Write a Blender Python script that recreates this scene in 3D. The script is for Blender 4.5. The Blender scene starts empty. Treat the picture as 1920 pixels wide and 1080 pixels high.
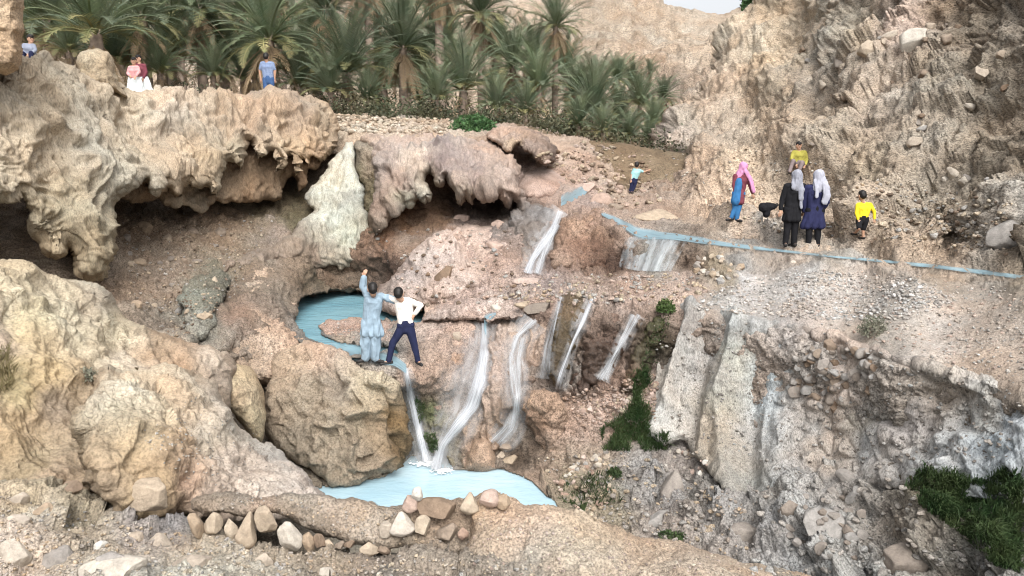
import bpy, math, random
import numpy as np
from mathutils import Vector, Matrix
rnd = random.Random(7)
S = bpy.context.scene
COL = S.collection
# ------------------------------------------------------------------ camera, sky, sun, exposure
F_PX = 1423.0; PITCH = math.radians(9.57); CZ = 6.0
cd = bpy.data.cameras.new("camera"); cam = bpy.data.objects.new("camera", cd); COL.objects.link(cam)
cam.location = (0, 0, CZ); cam.rotation_euler = (math.radians(90) - PITCH, 0, 0)
cd.sensor_width = 36; cd.lens = F_PX / 1920 * 36; cd.clip_start = 0.1; cd.clip_end = 2000
S.camera = cam
SUN_EL, SUN_AZ = math.radians(48), math.radians(168)      # azimuth clockwise from +Y: behind the camera, to the right
w = bpy.data.worlds.new("World"); S.world = w; w.use_nodes = True
nt = w.node_tree; nt.nodes.clear()
sky = nt.nodes.new('ShaderNodeTexSky'); sky.sky_type = 'NISHITA'; sky.sun_disc = False
sky.sun_elevation = SUN_EL; sky.sun_rotation = SUN_AZ; sky.dust_density = 6.0; sky.air_density = 0.9; sky.ozone_density = 0.6
hs = nt.nodes.new('ShaderNodeHueSaturation'); hs.inputs['Saturation'].default_value = .16; hs.inputs['Value'].default_value = 1.12     # high thin overcast
bg = nt.nodes.new('ShaderNodeBackground'); bg.inputs[1].default_value = 0.15
wo = nt.nodes.new('ShaderNodeOutputWorld'); nt.links.new(sky.outputs[0], hs.inputs['Color']); nt.links.new(hs.outputs[0], bg.inputs[0]); nt.links.new(bg.outputs[0], wo.inputs[0])
ld = bpy.data.lights.new("sun", 'SUN'); ld.energy = 0.75; ld.angle = math.radians(35); ld.color = (1, .95, .88)
sun = bpy.data.objects.new("sun", ld); COL.objects.link(sun)
sd = Vector((math.sin(SUN_AZ) * math.cos(SUN_EL), math.cos(SUN_AZ) * math.cos(SUN_EL), math.sin(SUN_EL)))
sun.rotation_euler = sd.to_track_quat('Z', 'Y').to_euler(); sun.location = (0, 0, 60)
S.view_settings.view_transform = 'Standard'; S.view_settings.look = 'None'; S.view_settings.exposure = 0.80
S.view_settings.gamma = 1
S.render.engine = 'CYCLES'; S.cycles.use_denoising = True; S.cycles.max_bounces = 6; S.cycles.diffuse_bounces = 4
S.cycles.transparent_max_bounces = 16; S.cycles.filter_width = 1.05

# ------------------------------------------------------------------ numpy helpers
CP, SP = math.cos(PITCH), math.sin(PITCH)
def ray(px, py):
    a = (np.asarray(px, float) - 960) / F_PX; b = (540 - np.asarray(py, float)) / F_PX
    return np.stack([a, CP + b * SP, -SP + b * CP], -1)
def at(px, py, Y):
    d = ray(px, py); return np.array([0, 0, CZ]) + d * (np.asarray(Y, float) / d[..., 1])[..., None]
def at_z(px, py, z):
    d = ray(px, py); return np.array([0, 0, CZ]) + d * ((np.asarray(z, float) - CZ) / d[..., 2])[..., None]
_r = np.random.RandomState(3)
PERM = _r.permutation(256).astype(np.int32); PERM = np.concatenate([PERM, PERM])
G = _r.normal(size=(256, 3)).astype(np.float32); G /= np.linalg.norm(G, axis=1)[:, None]
RV = _r.rand(256, 3).astype(np.float32)
def _hash(i, j, k):
    return PERM[(PERM[(PERM[i & 255] + j) & 255] + k) & 255]
def noise(P):
    P = np.asarray(P, np.float32); I = np.floor(P).astype(np.int32); f = P - I
    u = f * f * f * (f * (f * 6 - 15) + 10); out = 0
    for dx in (0, 1):
        wx = u[..., 0] if dx else 1 - u[..., 0]
        for dy in (0, 1):
            wy = u[..., 1] if dy else 1 - u[..., 1]
            for dz in (0, 1):
                wz = u[..., 2] if dz else 1 - u[..., 2]
                g = G[_hash(I[..., 0] + dx, I[..., 1] + dy, I[..., 2] + dz)]
                out = out + wx * wy * wz * (g[..., 0] * (f[..., 0] - dx) + g[..., 1] * (f[..., 1] - dy) + g[..., 2] * (f[..., 2] - dz))
    return out * 1.6
def fbm(P, o=4, g=.5):
    s = 0; a = 1.0; P = np.asarray(P, np.float32)
    for k in range(o): s = s + a * noise(P * (2.03 ** k) + k * 17.3); a *= g
    return s
def ridged(P, o=4, g=.5):
    s = 0; a = 1.0; P = np.asarray(P, np.float32)
    for k in range(o): s = s + a * (.5 - np.abs(noise(P * (2.03 ** k) + k * 11.7)) * 2); a *= g
    return s
def billow(P, o=4, g=.5):
    s = 0; a = 1.0; P = np.asarray(P, np.float32)
    for k in range(o): s = s + a * (np.abs(noise(P * (2.1 ** k) + k * 11.7)) * 2 - .4); a *= g
    return s
def worley(P):
    P = np.asarray(P, np.float32); I = np.floor(P).astype(np.int32); f = P - I
    f1 = np.full(P.shape[:-1], 9, np.float32); f2 = f1.copy(); cid = np.zeros(P.shape[:-1], np.int32)
    for dx in (-1, 0, 1):
        for dy in (-1, 0, 1):
            for dz in (-1, 0, 1):
                h = _hash(I[..., 0] + dx, I[..., 1] + dy, I[..., 2] + dz)
                v = RV[h] + np.array([dx, dy, dz], np.float32) - f
                d = (v * v).sum(-1)
                m = d < f1; f2 = np.where(m, f1, np.minimum(f2, d)); cid = np.where(m, h, cid); f1 = np.where(m, d, f1)
    return np.sqrt(f1), np.sqrt(f2), cid
def facet(P, size, a, tilt=.35):
    """broken, angular relief: every cell of rock is a small tilted plane of its own height"""
    P = np.asarray(P, np.float32) / size; I = np.floor(P).astype(np.int32); f = P - I
    f1 = np.full(P.shape[:-1], 9, np.float32); cid = np.zeros(P.shape[:-1], np.int32); vec = np.zeros(P.shape, np.float32)
    for dx in (-1, 0, 1):
        for dy in (-1, 0, 1):
            for dz in (-1, 0, 1):
                h = _hash(I[..., 0] + dx, I[..., 1] + dy, I[..., 2] + dz); v = RV[h] + np.array([dx, dy, dz], np.float32) - f; d = (v * v).sum(-1); m = d < f1
                cid = np.where(m, h, cid); vec = np.where(m[..., None], v, vec); f1 = np.where(m, d, f1)
    return ((cid % 29) / 29. - .5) * a + (vec * G[cid]).sum(-1) * a * tilt * 2
def sst(x, a=0., b=1.):
    t = np.clip((x - a) / (b - a), 0, 1); return t * t * (3 - 2 * t)

def inpoly(X, Y, poly):
    r = np.zeros(X.shape, bool); n = len(poly)
    for i in range(n):
        x1, y1 = poly[i]; x2, y2 = poly[(i + 1) % n]
        if y1 == y2: continue
        c = ((Y < y1) != (Y < y2)) & (X < (x2 - x1) * (Y - y1) / (y2 - y1) + x1); r ^= c
    return r
def segdist(X, Y, pts, closed=True):
    best = np.full(X.shape, 1e18); bx = X.copy(); by = Y.copy(); n = len(pts)
    for i in range(n if closed else n - 1):
        x1, y1 = pts[i]; x2, y2 = pts[(i + 1) % n]
        dx, dy = x2 - x1, y2 - y1; L = dx * dx + dy * dy + 1e-9
        t = np.clip(((X - x1) * dx + (Y - y1) * dy) / L, 0, 1); qx = x1 + t * dx; qy = y1 + t * dy
        d = (X - qx) ** 2 + (Y - qy) ** 2; m = d < best
        best = np.where(m, d, best); bx = np.where(m, qx, bx); by = np.where(m, qy, by)
    return np.sqrt(best), bx, by
def rough(poly, amp=.12, depth=3, seed=1, minlen=5):
    R = random.Random(seed); pts = [tuple(p) for p in poly]
    for _ in range(depth):
        q = []
        for i, (x1, y1) in enumerate(pts):
            x2, y2 = pts[(i + 1) % len(pts)]; q.append((x1, y1)); L = math.hypot(x2 - x1, y2 - y1)
            if L > minlen:
                o = R.uniform(-amp, amp) * L; q.append(((x1 + x2) / 2 - (y2 - y1) / L * o, (y1 + y2) / 2 + (x2 - x1) / L * o))
        pts = q
    return pts
def tps(ctrl, X, Y, lam=1e-4):
    c = np.array(ctrl, float); x = c[:, 0] / 1000; y = c[:, 1] / 1000; v = 1 / c[:, 2]; n = len(c)
    if n < 3:
        return np.full(X.shape, c[0, 2])
    def U(r2): return np.where(r2 > 0, r2 * np.log(r2 + 1e-12), 0)
    K = U((x[:, None] - x) ** 2 + (y[:, None] - y) ** 2) + lam * np.eye(n)
    Pm = np.stack([np.ones(n), x, y], 1); A = np.zeros((n + 3, n + 3)); A[:n, :n] = K; A[:n, n:] = Pm; A[n:, :n] = Pm.T
    if n == 3: A[:n, :n] = 0
    sol = np.linalg.lstsq(A, np.concatenate([v, [0, 0, 0]]), rcond=None)[0]
    XX = X / 1000; YY = Y / 1000; out = sol[n] + sol[n + 1] * XX + sol[n + 2] * YY
    for i in range(n): out = out + sol[i] * U((XX - x[i]) ** 2 + (YY - y[i]) ** 2)
    return 1 / np.clip(out, 1 / (c[:, 2].max() * 1.3), 1 / (c[:, 2].min() * .75))
def srgb(c):
    c = np.asarray(c, float) / 255; return np.where(c <= .04045, c / 12.92, ((c + .055) / 1.055) ** 2.4)
ALB = 0.70; SAT = 0.70
def colour(cc, X, Y, P):
    w1 = fbm(P * 1.3, 3) * 22; w2 = fbm(P * 1.3 + 40, 3) * 22
    X = X + w1; Y = Y + w2; W = 0; C = 0
    for (x, y, r, g, b) in cc:
        ww = 1 / (((X - x) ** 2 + (Y - y) ** 2) / 900 + .15) ** 1.7
        W = W + ww; C = C + ww[..., None] * srgb((r, g, b))
    C = C / W[..., None]; g = C.mean(-1, keepdims=True); return (g + (C - g) * SAT) * ALB

# ------------------------------------------------------------------ mesh output
def mk(name, V, F, mat, col=None, uv=None, smooth=True, parent=None):
    V = np.asarray(V, np.float32); me = bpy.data.meshes.new(name)
    if not isinstance(F, list): F = [F]
    F = [f for f in F if len(f)]
    tot = np.concatenate([np.full(len(f), f.shape[1], np.int32) for f in F]); idx = np.concatenate([f.ravel() for f in F]).astype(np.int32)
    me.vertices.add(len(V)); me.vertices.foreach_set('co', V.ravel())
    me.loops.add(len(idx)); me.loops.foreach_set('vertex_index', idx)
    me.polygons.add(len(tot)); st = np.concatenate([[0], np.cumsum(tot)[:-1]]).astype(np.int32)
    me.polygons.foreach_set('loop_start', st); me.polygons.foreach_set('loop_total', tot)
    me.polygons.foreach_set('use_smooth', np.full(len(tot), smooth))
    me.update(calc_edges=True)
    if col is not None:
        a = me.color_attributes.new('Col', 'FLOAT_COLOR', 'POINT')
        a.data.foreach_set('color', np.concatenate([col, np.ones((len(col), 1))], 1).astype(np.float32).ravel())
    if uv is not None:
        l = me.uv_layers.new(name='UV'); l.data.foreach_set('uv', np.asarray(uv, np.float32)[idx].ravel())
    if mat: me.materials.append(mat)
    o = bpy.data.objects.new(name, me); COL.objects.link(o)
    if parent: o.parent = parent
    return o
def tag(o, label=None, cat=None, group=None, kind=None):
    if label: o['label'] = label
    if cat: o['category'] = cat
    if group: o['group'] = group
    if kind: o['kind'] = kind
    return o
def empty(name, loc, rz=0, **k):
    o = bpy.data.objects.new(name, None); COL.objects.link(o); o.location = loc; o.rotation_euler = (0, 0, rz); tag(o, **k); return o

# ------------------------------------------------------------------ materials
def newmat(name):
    m = bpy.data.materials.new(name); m.use_nodes = True; m.node_tree.nodes.clear(); return m
class N:
    def __init__(s, m): s.t = m.node_tree
    def n(s, ty, ins=None, **kw):
        x = s.t.nodes.new('ShaderNode' + ty)
        for k, v in kw.items(): setattr(x, k, v)
        for k, v in (ins or {}).items():
            if isinstance(v, bpy.types.NodeSocket): s.t.links.new(v, x.inputs[k])
            else: x.inputs[k].default_value = v
        return x
    def mix(s, fac, a, b, mode='MIX'):
        x = s.n('Mix', data_type='RGBA', blend_type=mode)
        for i, v in ((0, fac), (6, a), (7, b)):
            if isinstance(v, bpy.types.NodeSocket): s.t.links.new(v, x.inputs[i])
            else: x.inputs[i].default_value = v if i == 0 else tuple(v) + (1,) * (4 - len(v))
        return x.outputs[2]
    def rng(s, v, a, b, c, d):
        return s.n('MapRange', {0: v, 1: a, 2: b, 3: c, 4: d}).outputs[0]
    def math(s, op, a, b=0.0):
        return s.n('Math', {0: a, 1: b}, operation=op).outputs[0]
def rock_mat(name, scale=1.0, var=.35, speck=.3, bump=.5, rough_=.9, tint=(1.06, .98, .9), tint2=(.93, 1, 1.04), stretch=(1, 1, 1), crack=.5, base=None):
    m = newmat(name); g = N(m)
    tc = g.n('TexCoord').outputs['Object']
    mp = g.n('Mapping', {0: tc, 3: stretch}).outputs[0]
    c = g.n('Attribute', attribute_name='Col').outputs[0] if base is None else g.n('RGB').outputs[0]
    if base is not None: c.node.outputs[0].default_value = tuple(base) + (1,)
    n1 = g.n('TexNoise', {'Vector': mp, 'Scale': .9 * scale, 'Detail': 6.0, 'Roughness': .62}).outputs[0]
    n2 = g.n('TexNoise', {'Vector': mp, 'Scale': 5.5 * scale, 'Detail': 6.0, 'Roughness': .7}).outputs[0]
    n3 = g.n('TexNoise', {'Vector': mp, 'Scale': 26 * scale, 'Detail': 4.0, 'Roughness': .7}).outputs[0]
    n4 = g.n('TexNoise', {'Vector': tc, 'Scale': .45 * scale, 'Detail': 5.0, 'Roughness': .6}).outputs[0]
    c = g.mix(g.rng(n4, .35, .65, 0, 1), g.mix(1.0, c, tint, 'MULTIPLY'), g.mix(1.0, c, tint2, 'MULTIPLY'))
    v = g.rng(n1, .3, .7, 1 - var, 1 + var * .8)
    v2 = g.rng(n2, .3, .7, 1 - var * .9, 1 + var * .8)
    v3 = g.rng(n3, .34, .58, 1 - speck * 1.15, 1 + speck * .55)
    vv = g.math('MULTIPLY', g.math('MULTIPLY', v, v2), v3)
    c = g.mix(1.0, c, g.n('CombineColor', {0: vv, 1: vv, 2: vv}).outputs[0], 'MULTIPLY')
    # dark pits and mineral specks
    vo = g.n('TexVoronoi', {'Vector': g.n('Mapping', {0: tc, 3: stretch}).outputs[0], 'Scale': 9 * scale, 'Randomness': 1.0}).outputs['Distance']
    pit = g.math('MULTIPLY', g.rng(vo, .12, .26, 1, 0), g.rng(n2, .5, .62, 0, 1))
    c = g.mix(g.math('MULTIPLY', pit, speck * 1.3), c, g.mix(1.0, c, (.35, .3, .26), 'MULTIPLY'))
    ed = g.n('TexVoronoi', {'Vector': g.n('VectorMath', {0: mp, 1: g.n('TexNoise', {'Vector': tc, 'Scale': 2.2 * scale, 'Detail': 3.0}).outputs[1]}, operation='ADD').outputs[0], 'Scale': 2.6 * scale}, feature='DISTANCE_TO_EDGE').outputs[0]
    ck = g.math('MULTIPLY', g.rng(ed, .0, .035, 1, 0), g.rng(n1, .48, .58, 0, 1))
    c = g.mix(g.math('MULTIPLY', ck, crack), c, g.mix(1.0, c, (.45, .38, .32), 'MULTIPLY'))
    h = g.math('ADD', g.math('MULTIPLY', n2, .07 / scale), g.math('MULTIPLY', n3, .018 / scale))
    h = g.math('SUBTRACT', h, g.math('MULTIPLY', ck, .03 * crack / scale))
    h = g.math('SUBTRACT', h, g.math('MULTIPLY', pit, .02 / scale))
    bp = g.n('Bump', {'Strength': bump, 'Distance': 1.0, 'Height': h}).outputs[0]
    b = g.n('BsdfPrincipled', {'Base Color': c, 'Roughness': rough_, 'Normal': bp, 'Specular IOR Level': .25})
    g.t.links.new(b.outputs[0], g.n('OutputMaterial').inputs[0]); return m
def plain(name, rgb, rough_=.8, var=.15, scale=20, bump=0, spec=.3, sss=0):
    m = newmat(name); g = N(m); tc = g.n('TexCoord').outputs['Object']
    n = g.n('TexNoise', {'Vector': tc, 'Scale': scale, 'Detail': 4.0}).outputs[0]
    v = g.rng(n, .3, .7, 1 - var, 1 + var)
    c = g.mix(1.0, tuple(rgb), g.n('CombineColor', {0: v, 1: v, 2: v}).outputs[0], 'MULTIPLY')
    b = g.n('BsdfPrincipled', {'Base Color': c, 'Roughness': rough_, 'Specular IOR Level': spec})
    if bump: g.t.links.new(g.n('Bump', {'Strength': bump, 'Distance': .02, 'Height': n}).outputs[0], b.inputs['Normal'])
    g.t.links.new(b.outputs[0], g.n('OutputMaterial').inputs[0]); return m

# ------------------------------------------------------------------ rock patch builder
def axis(a, b, step, lo, hi, coarse=10):
    """grid lines: fine inside [lo,hi] (what the photo shows), coarse outside it"""
    out = []; x = a
    while x < b: out.append(x); x += step if lo - 10 <= x <= hi + 10 else coarse
    out.append(b); return np.array(out, float)
def grid_faces(mask):
    """mask: (ny-1,nx-1) cells kept -> quad indices into the ny*nx grid"""
    ny, nx = mask.shape[0] + 1, mask.shape[1] + 1
    j, i = np.nonzero(mask); a = j * nx + i
    return np.stack([a, a + nx, a + nx + 1, a + 1], 1)
def normals(P):
    du = np.gradient(P, axis=1); dv = np.gradient(P, axis=0)
    n = np.cross(dv, du); n /= np.linalg.norm(n, axis=-1)[..., None] + 1e-12
    return n
def patch(name, outline, ctrl, cc, mat, disp, R=25, roundm=.5, thick=1.5, step=2.3, seed=1, ro=.1, back=True, minlen=5, coarse=10):
    poly = rough(outline, ro, 4, seed, minlen) if ro else outline
    pa = np.array(poly); x0, y0 = pa.min(0) - 4; x1, y1 = pa.max(0) + 4
    xs = axis(x0, x1, step, 0, 1920, coarse); ys = axis(y0, y1, step, 0, 1080, coarse); X, Y = np.meshgrid(xs, ys)
    ins = inpoly(X, Y, poly); xc = (xs[1:] + xs[:-1]) / 2; yc = (ys[1:] + ys[:-1]) / 2
    Xc, Yc = np.meshgrid(xc, yc); mask = inpoly(Xc, Yc, poly)
    dist, bx, by = segdist(X, Y, poly)
    used = np.zeros(X.shape, bool)
    for a, b in ((0, 0), (0, 1), (1, 0), (1, 1)): used[a:a + mask.shape[0], b:b + mask.shape[1]] |= mask
    full = np.ones(X.shape, bool); mp = np.pad(mask, 1)
    for a, b in ((0, 0), (0, 1), (1, 0), (1, 1)): full &= mp[a:a + X.shape[0], b:b + X.shape[1]]
    edge = used & ~full
    X = np.where(edge, bx, X); Y = np.where(edge, by, Y); t = np.where(edge | ~ins, 0, dist)
    D = tps(ctrl, X, Y)
    k = 1 - np.clip(t / R, 0, 1); rr = np.sqrt(np.clip(1 - k * k, 0, 1))
    Pf = at(X, Y, D + roundm * (1 - rr)); n = normals(Pf)
    h = disp(Pf, X, Y); Pd = Pf + n * (h * (.35 + .65 * sst(t, 0, R * .5)))[..., None]
    c = colour(cc, X, Y, Pf)
    id0 = np.full(X.size, -1); u = used.ravel(); id0[u] = np.arange(u.sum())
    V = Pd.reshape(-1, 3)[u]; C = c.reshape(-1, 3)[u]; F = id0[grid_faces(mask)]
    if back:
        kb = 1 - np.clip(t / (R * 1.5), 0, 1); rb = np.sqrt(np.clip(1 - kb * kb, 0, 1))
        Pb = at(X, Y, D + roundm + (thick - roundm) * rb); inn = (used & ~edge).ravel()
        id1 = id0.copy(); id1[inn] = len(V) + np.arange(inn.sum())
        V = np.concatenate([V, Pb.reshape(-1, 3)[inn]]); C = np.concatenate([C, c.reshape(-1, 3)[inn]])
        F = np.concatenate([F, id1[grid_faces(mask)][:, ::-1]])
    return mk(name, V, F, mat, C)
# ================================================================== TERRAIN
M_ROCK = rock_mat('travertine', 1.1, .22, .40, .7)
M_ROUGH = rock_mat('crumbly_rock', 1.3, .28, .55, 1.0)
M_CLIFF = rock_mat('cliff_rock', .8, .30, .55, 1.0, stretch=(1, 1, 1.6))
M_FLUTE = rock_mat('fluted_travertine', 1.0, .26, .32, .65, stretch=(1.6, 1.6, .5))
M_MASON = rock_mat('masonry', 1.5, .22, .42, .9, rough_=.92, stretch=(1.3, 1.3, .55))
M_SMOOTH = rock_mat('smooth_near_rock', 1.25, .22, .30, .6)
M_WET = rock_mat('wet_rock', 1.3, .26, .45, .8, rough_=.36)
M_NEAR = rock_mat('near_rock', 1.8, .20, .48, .85)

# ---- displacement recipes (metres)
def d_soft(P, a=.10, s=.8): return facet(P, s * .3, a * .18) + fbm(P / s, 5, .5) * a + ridged(P / (s * .45) + 5, 3) * a * .25
def d_knob(P, a=.08, s=.35):
    return billow(P / s, 4, .55) * a * .8 + fbm(P / (s * 3), 3) * a * 1.2 + facet(P + fbm(P * 2, 2)[..., None] * .1, s * .8, a * .7)
def d_flute(P, a=.10, s=.28, slant=.0, v=.22):
    u = P[..., 0] + P[..., 2] * slant
    Q = np.stack([u / s, P[..., 1] / s * .6, P[..., 2] * v / s], -1); Wp = fbm(P * .9, 2)[..., None] * .8
    return ridged(Q + Wp, 3, .5) * a + fbm(P * 2.2, 4) * a * .5 + fbm(P * .7, 2) * a
def d_cobble(P, size=.12, a=.05):
    f1, f2, c = worley(P / size); s = (c % 17) / 17.
    return np.clip(f2 - f1, 0, .45) * a * 1.6 * (0.5 + s) + (s - .5) * a * .4
def d_strata(P, a=.3, s=1.0, ang=38, thick=.22):
    c, s_ = math.cos(math.radians(ang)), math.sin(math.radians(ang))
    u = P[..., 0] * c + P[..., 2] * s_; v = -P[..., 0] * s_ + P[..., 2] * c
    Q = np.stack([u * .35, P[..., 1] * .5, v * 1.5], -1) / s
    Wp = fbm(P * .35 / s, 3)[..., None] * 1.0
    r = ridged(Q + Wp, 5, .58)
    vv = v * 1.1 / s + fbm(P * .45 / s, 4) * 2.4; fr = vv - np.floor(vv); bed = (1 - fr) * sst(noise(P * 1.1 / s + 31), -.1, .4)
    Pr = np.stack([u * .6, P[..., 1] * .9, v * 1.5], -1)
    return r * a * .16 + bed * a * .20 + billow(P / (.9 * s), 4, .55) * a * .30 + facet(Pr + fbm(P * 1.5, 2)[..., None] * .15, .8 * s, a * .85) + facet(Pr + 5, .33 * s, a * .40) + fbm(P * .4, 3) * a * 1.4

# ---- base terrain : depth control points (photo column, photo row, metres forward)
BASE = [
 # back crest and slope under the palms
 (630,215,27),(740,220,27),(850,228,26.5),(960,238,26),(1060,252,26),(1150,285,27),(1222,288,28),
 (660,255,24.5),(800,262,22.5),(900,262,23),(1080,290,24),(1140,320,24.5),(1180,362,23.5),(1240,320,25.5),(1120,345,23),
 (1085,358,22),(1050,375,20.5),(1040,330,22.5),(1000,300,23.5),(1240,370,21.5),(1200,400,19.2),
 # hidden parts behind the left shelf and basin back wall
 (-180,330,19),(0,330,18),(200,300,20),(400,250,24),(550,240,26),(300,360,21),(450,340,22.5),(560,340,23.5),(620,330,23.5),
 (0,480,15.5),(120,470,15.5),(230,420,18.3),(330,410,19.3),(420,405,20.2),(520,400,21.2),(560,420,20.6),
 (230,520,15.8),(330,500,17),(420,500,17.6),(260,600,14.2),(350,600,14.8),(390,560,15.6),(450,470,18.6),(520,470,19),
 (0,640,12),(150,660,12.5),(340,660,13.2),(420,640,13.6),(470,600,14.8),(500,560,16),(560,500,18.6),(600,520,19.6),(650,540,20),(540,640,15.0),
 (440,760,13.6),(440,900,11.0),(200,900,9.5),(0,900,8.5),(-180,700,9),
 # chute foot, upper pool area, pink slope
 (700,520,20),(740,540,19),(660,490,20),(710,470,19.5),(720,430,20),(790,420,20.4),(860,400,21.3),(930,400,21),(960,420,19.2),
 (860,430,19),(800,470,18.6),(770,520,17.8),(830,530,17),(900,470,18),(940,480,17.2),(900,540,16.4),(960,560,15.8),(800,560,16.6),
 (600,625,15.6),(660,625,15.2),(720,640,14.5),(650,670,13.9),(740,692,12.95),(800,690,13.2),(700,700,12.95),(745,720,13.0),(780,620,15),(850,600,15.3),(920,592,15.2),
 # stream step, brown rock, small weir
 (1000,400,20),(1040,400,19.4),(1010,460,18),(1000,510,16.9),(1100,400,18.8),(1110,450,17.4),(1130,500,16.4),(1060,510,16.4),
 (1160,410,18.2),(1200,436,16.9),(1290,446,16.3),(1170,455,16.6),(1290,462,15.9),(1165,508,16.1),(1280,508,15.5),(1350,500,14.9),(1340,460,15.8),
 (1020,540,15.8),(1100,545,14.9),(1200,545,14.7),(1040,570,14.4),(1150,575,14.1),(1240,565,14.0),(960,600,14.9),
 # waterfall face and cleft
 (900,640,14.5),(870,700,13.9),(840,790,13.45),(830,850,13.3),(790,740,13.6),(790,830,13.6),(800,862,13.35),
 (1000,640,14.2),(1000,720,13.6),(980,800,13.3),(960,870,13.0),(1060,620,13.9),(1060,730,13.3),(1150,660,13.5),(1140,740,13.1),(1200,650,13.5),
 (1070,800,12.9),(1130,780,13.0),(1200,770,12.9),(1080,870,12.4),(1150,900,12.0),(1030,900,12.5),(1080,950,11.5),(1160,960,11.4),(1220,850,12.6),
 # terrace and stream on the right
 (1400,465,15.4),(1480,475,15.2),(1560,484,14.3),(1740,500,12.9),(1920,524,11.5),(2140,560,9.6),(1450,510,14.6),(1600,530,13.4),(1800,560,11.6),
 (1350,540,14.3),(1450,560,13.5),(1600,590,12.2),(1750,620,10.9),(1920,650,9.6),(2140,700,8.0),(1300,550,14.3),
 (1340,590,13.3),(1500,618,12.1),(1700,678,10.1),(1920,735,8.6),(2140,800,7.2),
 # behind the retaining wall and the gully
 (1300,700,13.6),(1300,860,12.35),(1420,930,11.1),(1600,880,10.9),(1700,850,10.1),(1900,860,8.7),
 (1250,900,12.0),(1300,980,10.8),(1400,1000,10.5),(1500,1000,10.0),(1600,960,9.8),(1600,1070,8.7),(1750,930,9.0),(1750,1060,8.0),(1900,1000,7.7),
 (1900,1130,7.1),(2140,1000,6.6),(1300,1130,9.2),(1500,1140,8.6),(1000,1000,10.9),(800,960,11.3),(600,960,11.2),(800,1100,9.5),(300,1100,8.4),(-180,1100,7.4),(1000,1130,9.4),
 (700,870,13.7),(620,930,11.9),(640,800,14.4),(560,760,14.6),
 # cliff
 (1300,390,20.4),(1420,440,17.2),(1560,462,16.0),(1750,486,14.3),(1920,508,12.6),(2140,540,10.4),
 (1260,270,27),(1300,300,24.5),(1300,200,29),(1340,120,32),(1390,20,38),(1400,150,29.5),(1400,250,25.5),(1400,350,20.5),(1500,300,20.4),(1500,400,17.5),
 (1500,180,24.5),(1500,40,31),(1600,380,17.2),(1600,280,19),(1600,150,22),(1600,0,26.5),(1750,400,15.6),(1750,250,17.7),(1750,80,21),
 (1900,440,13.4),(1900,350,14.3),(1900,200,16.5),(1900,0,19),(2140,300,12.5),(2140,0,16),(1450,-200,42),(1800,-320,27),(2140,-320,21),
 (2700,300,9.0),(2700,0,11.5),(2700,-320,15),(2700,560,7.4),(2700,800,5.8),(2700,1130,5.0),(-500,700,7.2),(-500,1100,6.2),(-500,330,15),
]
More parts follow.
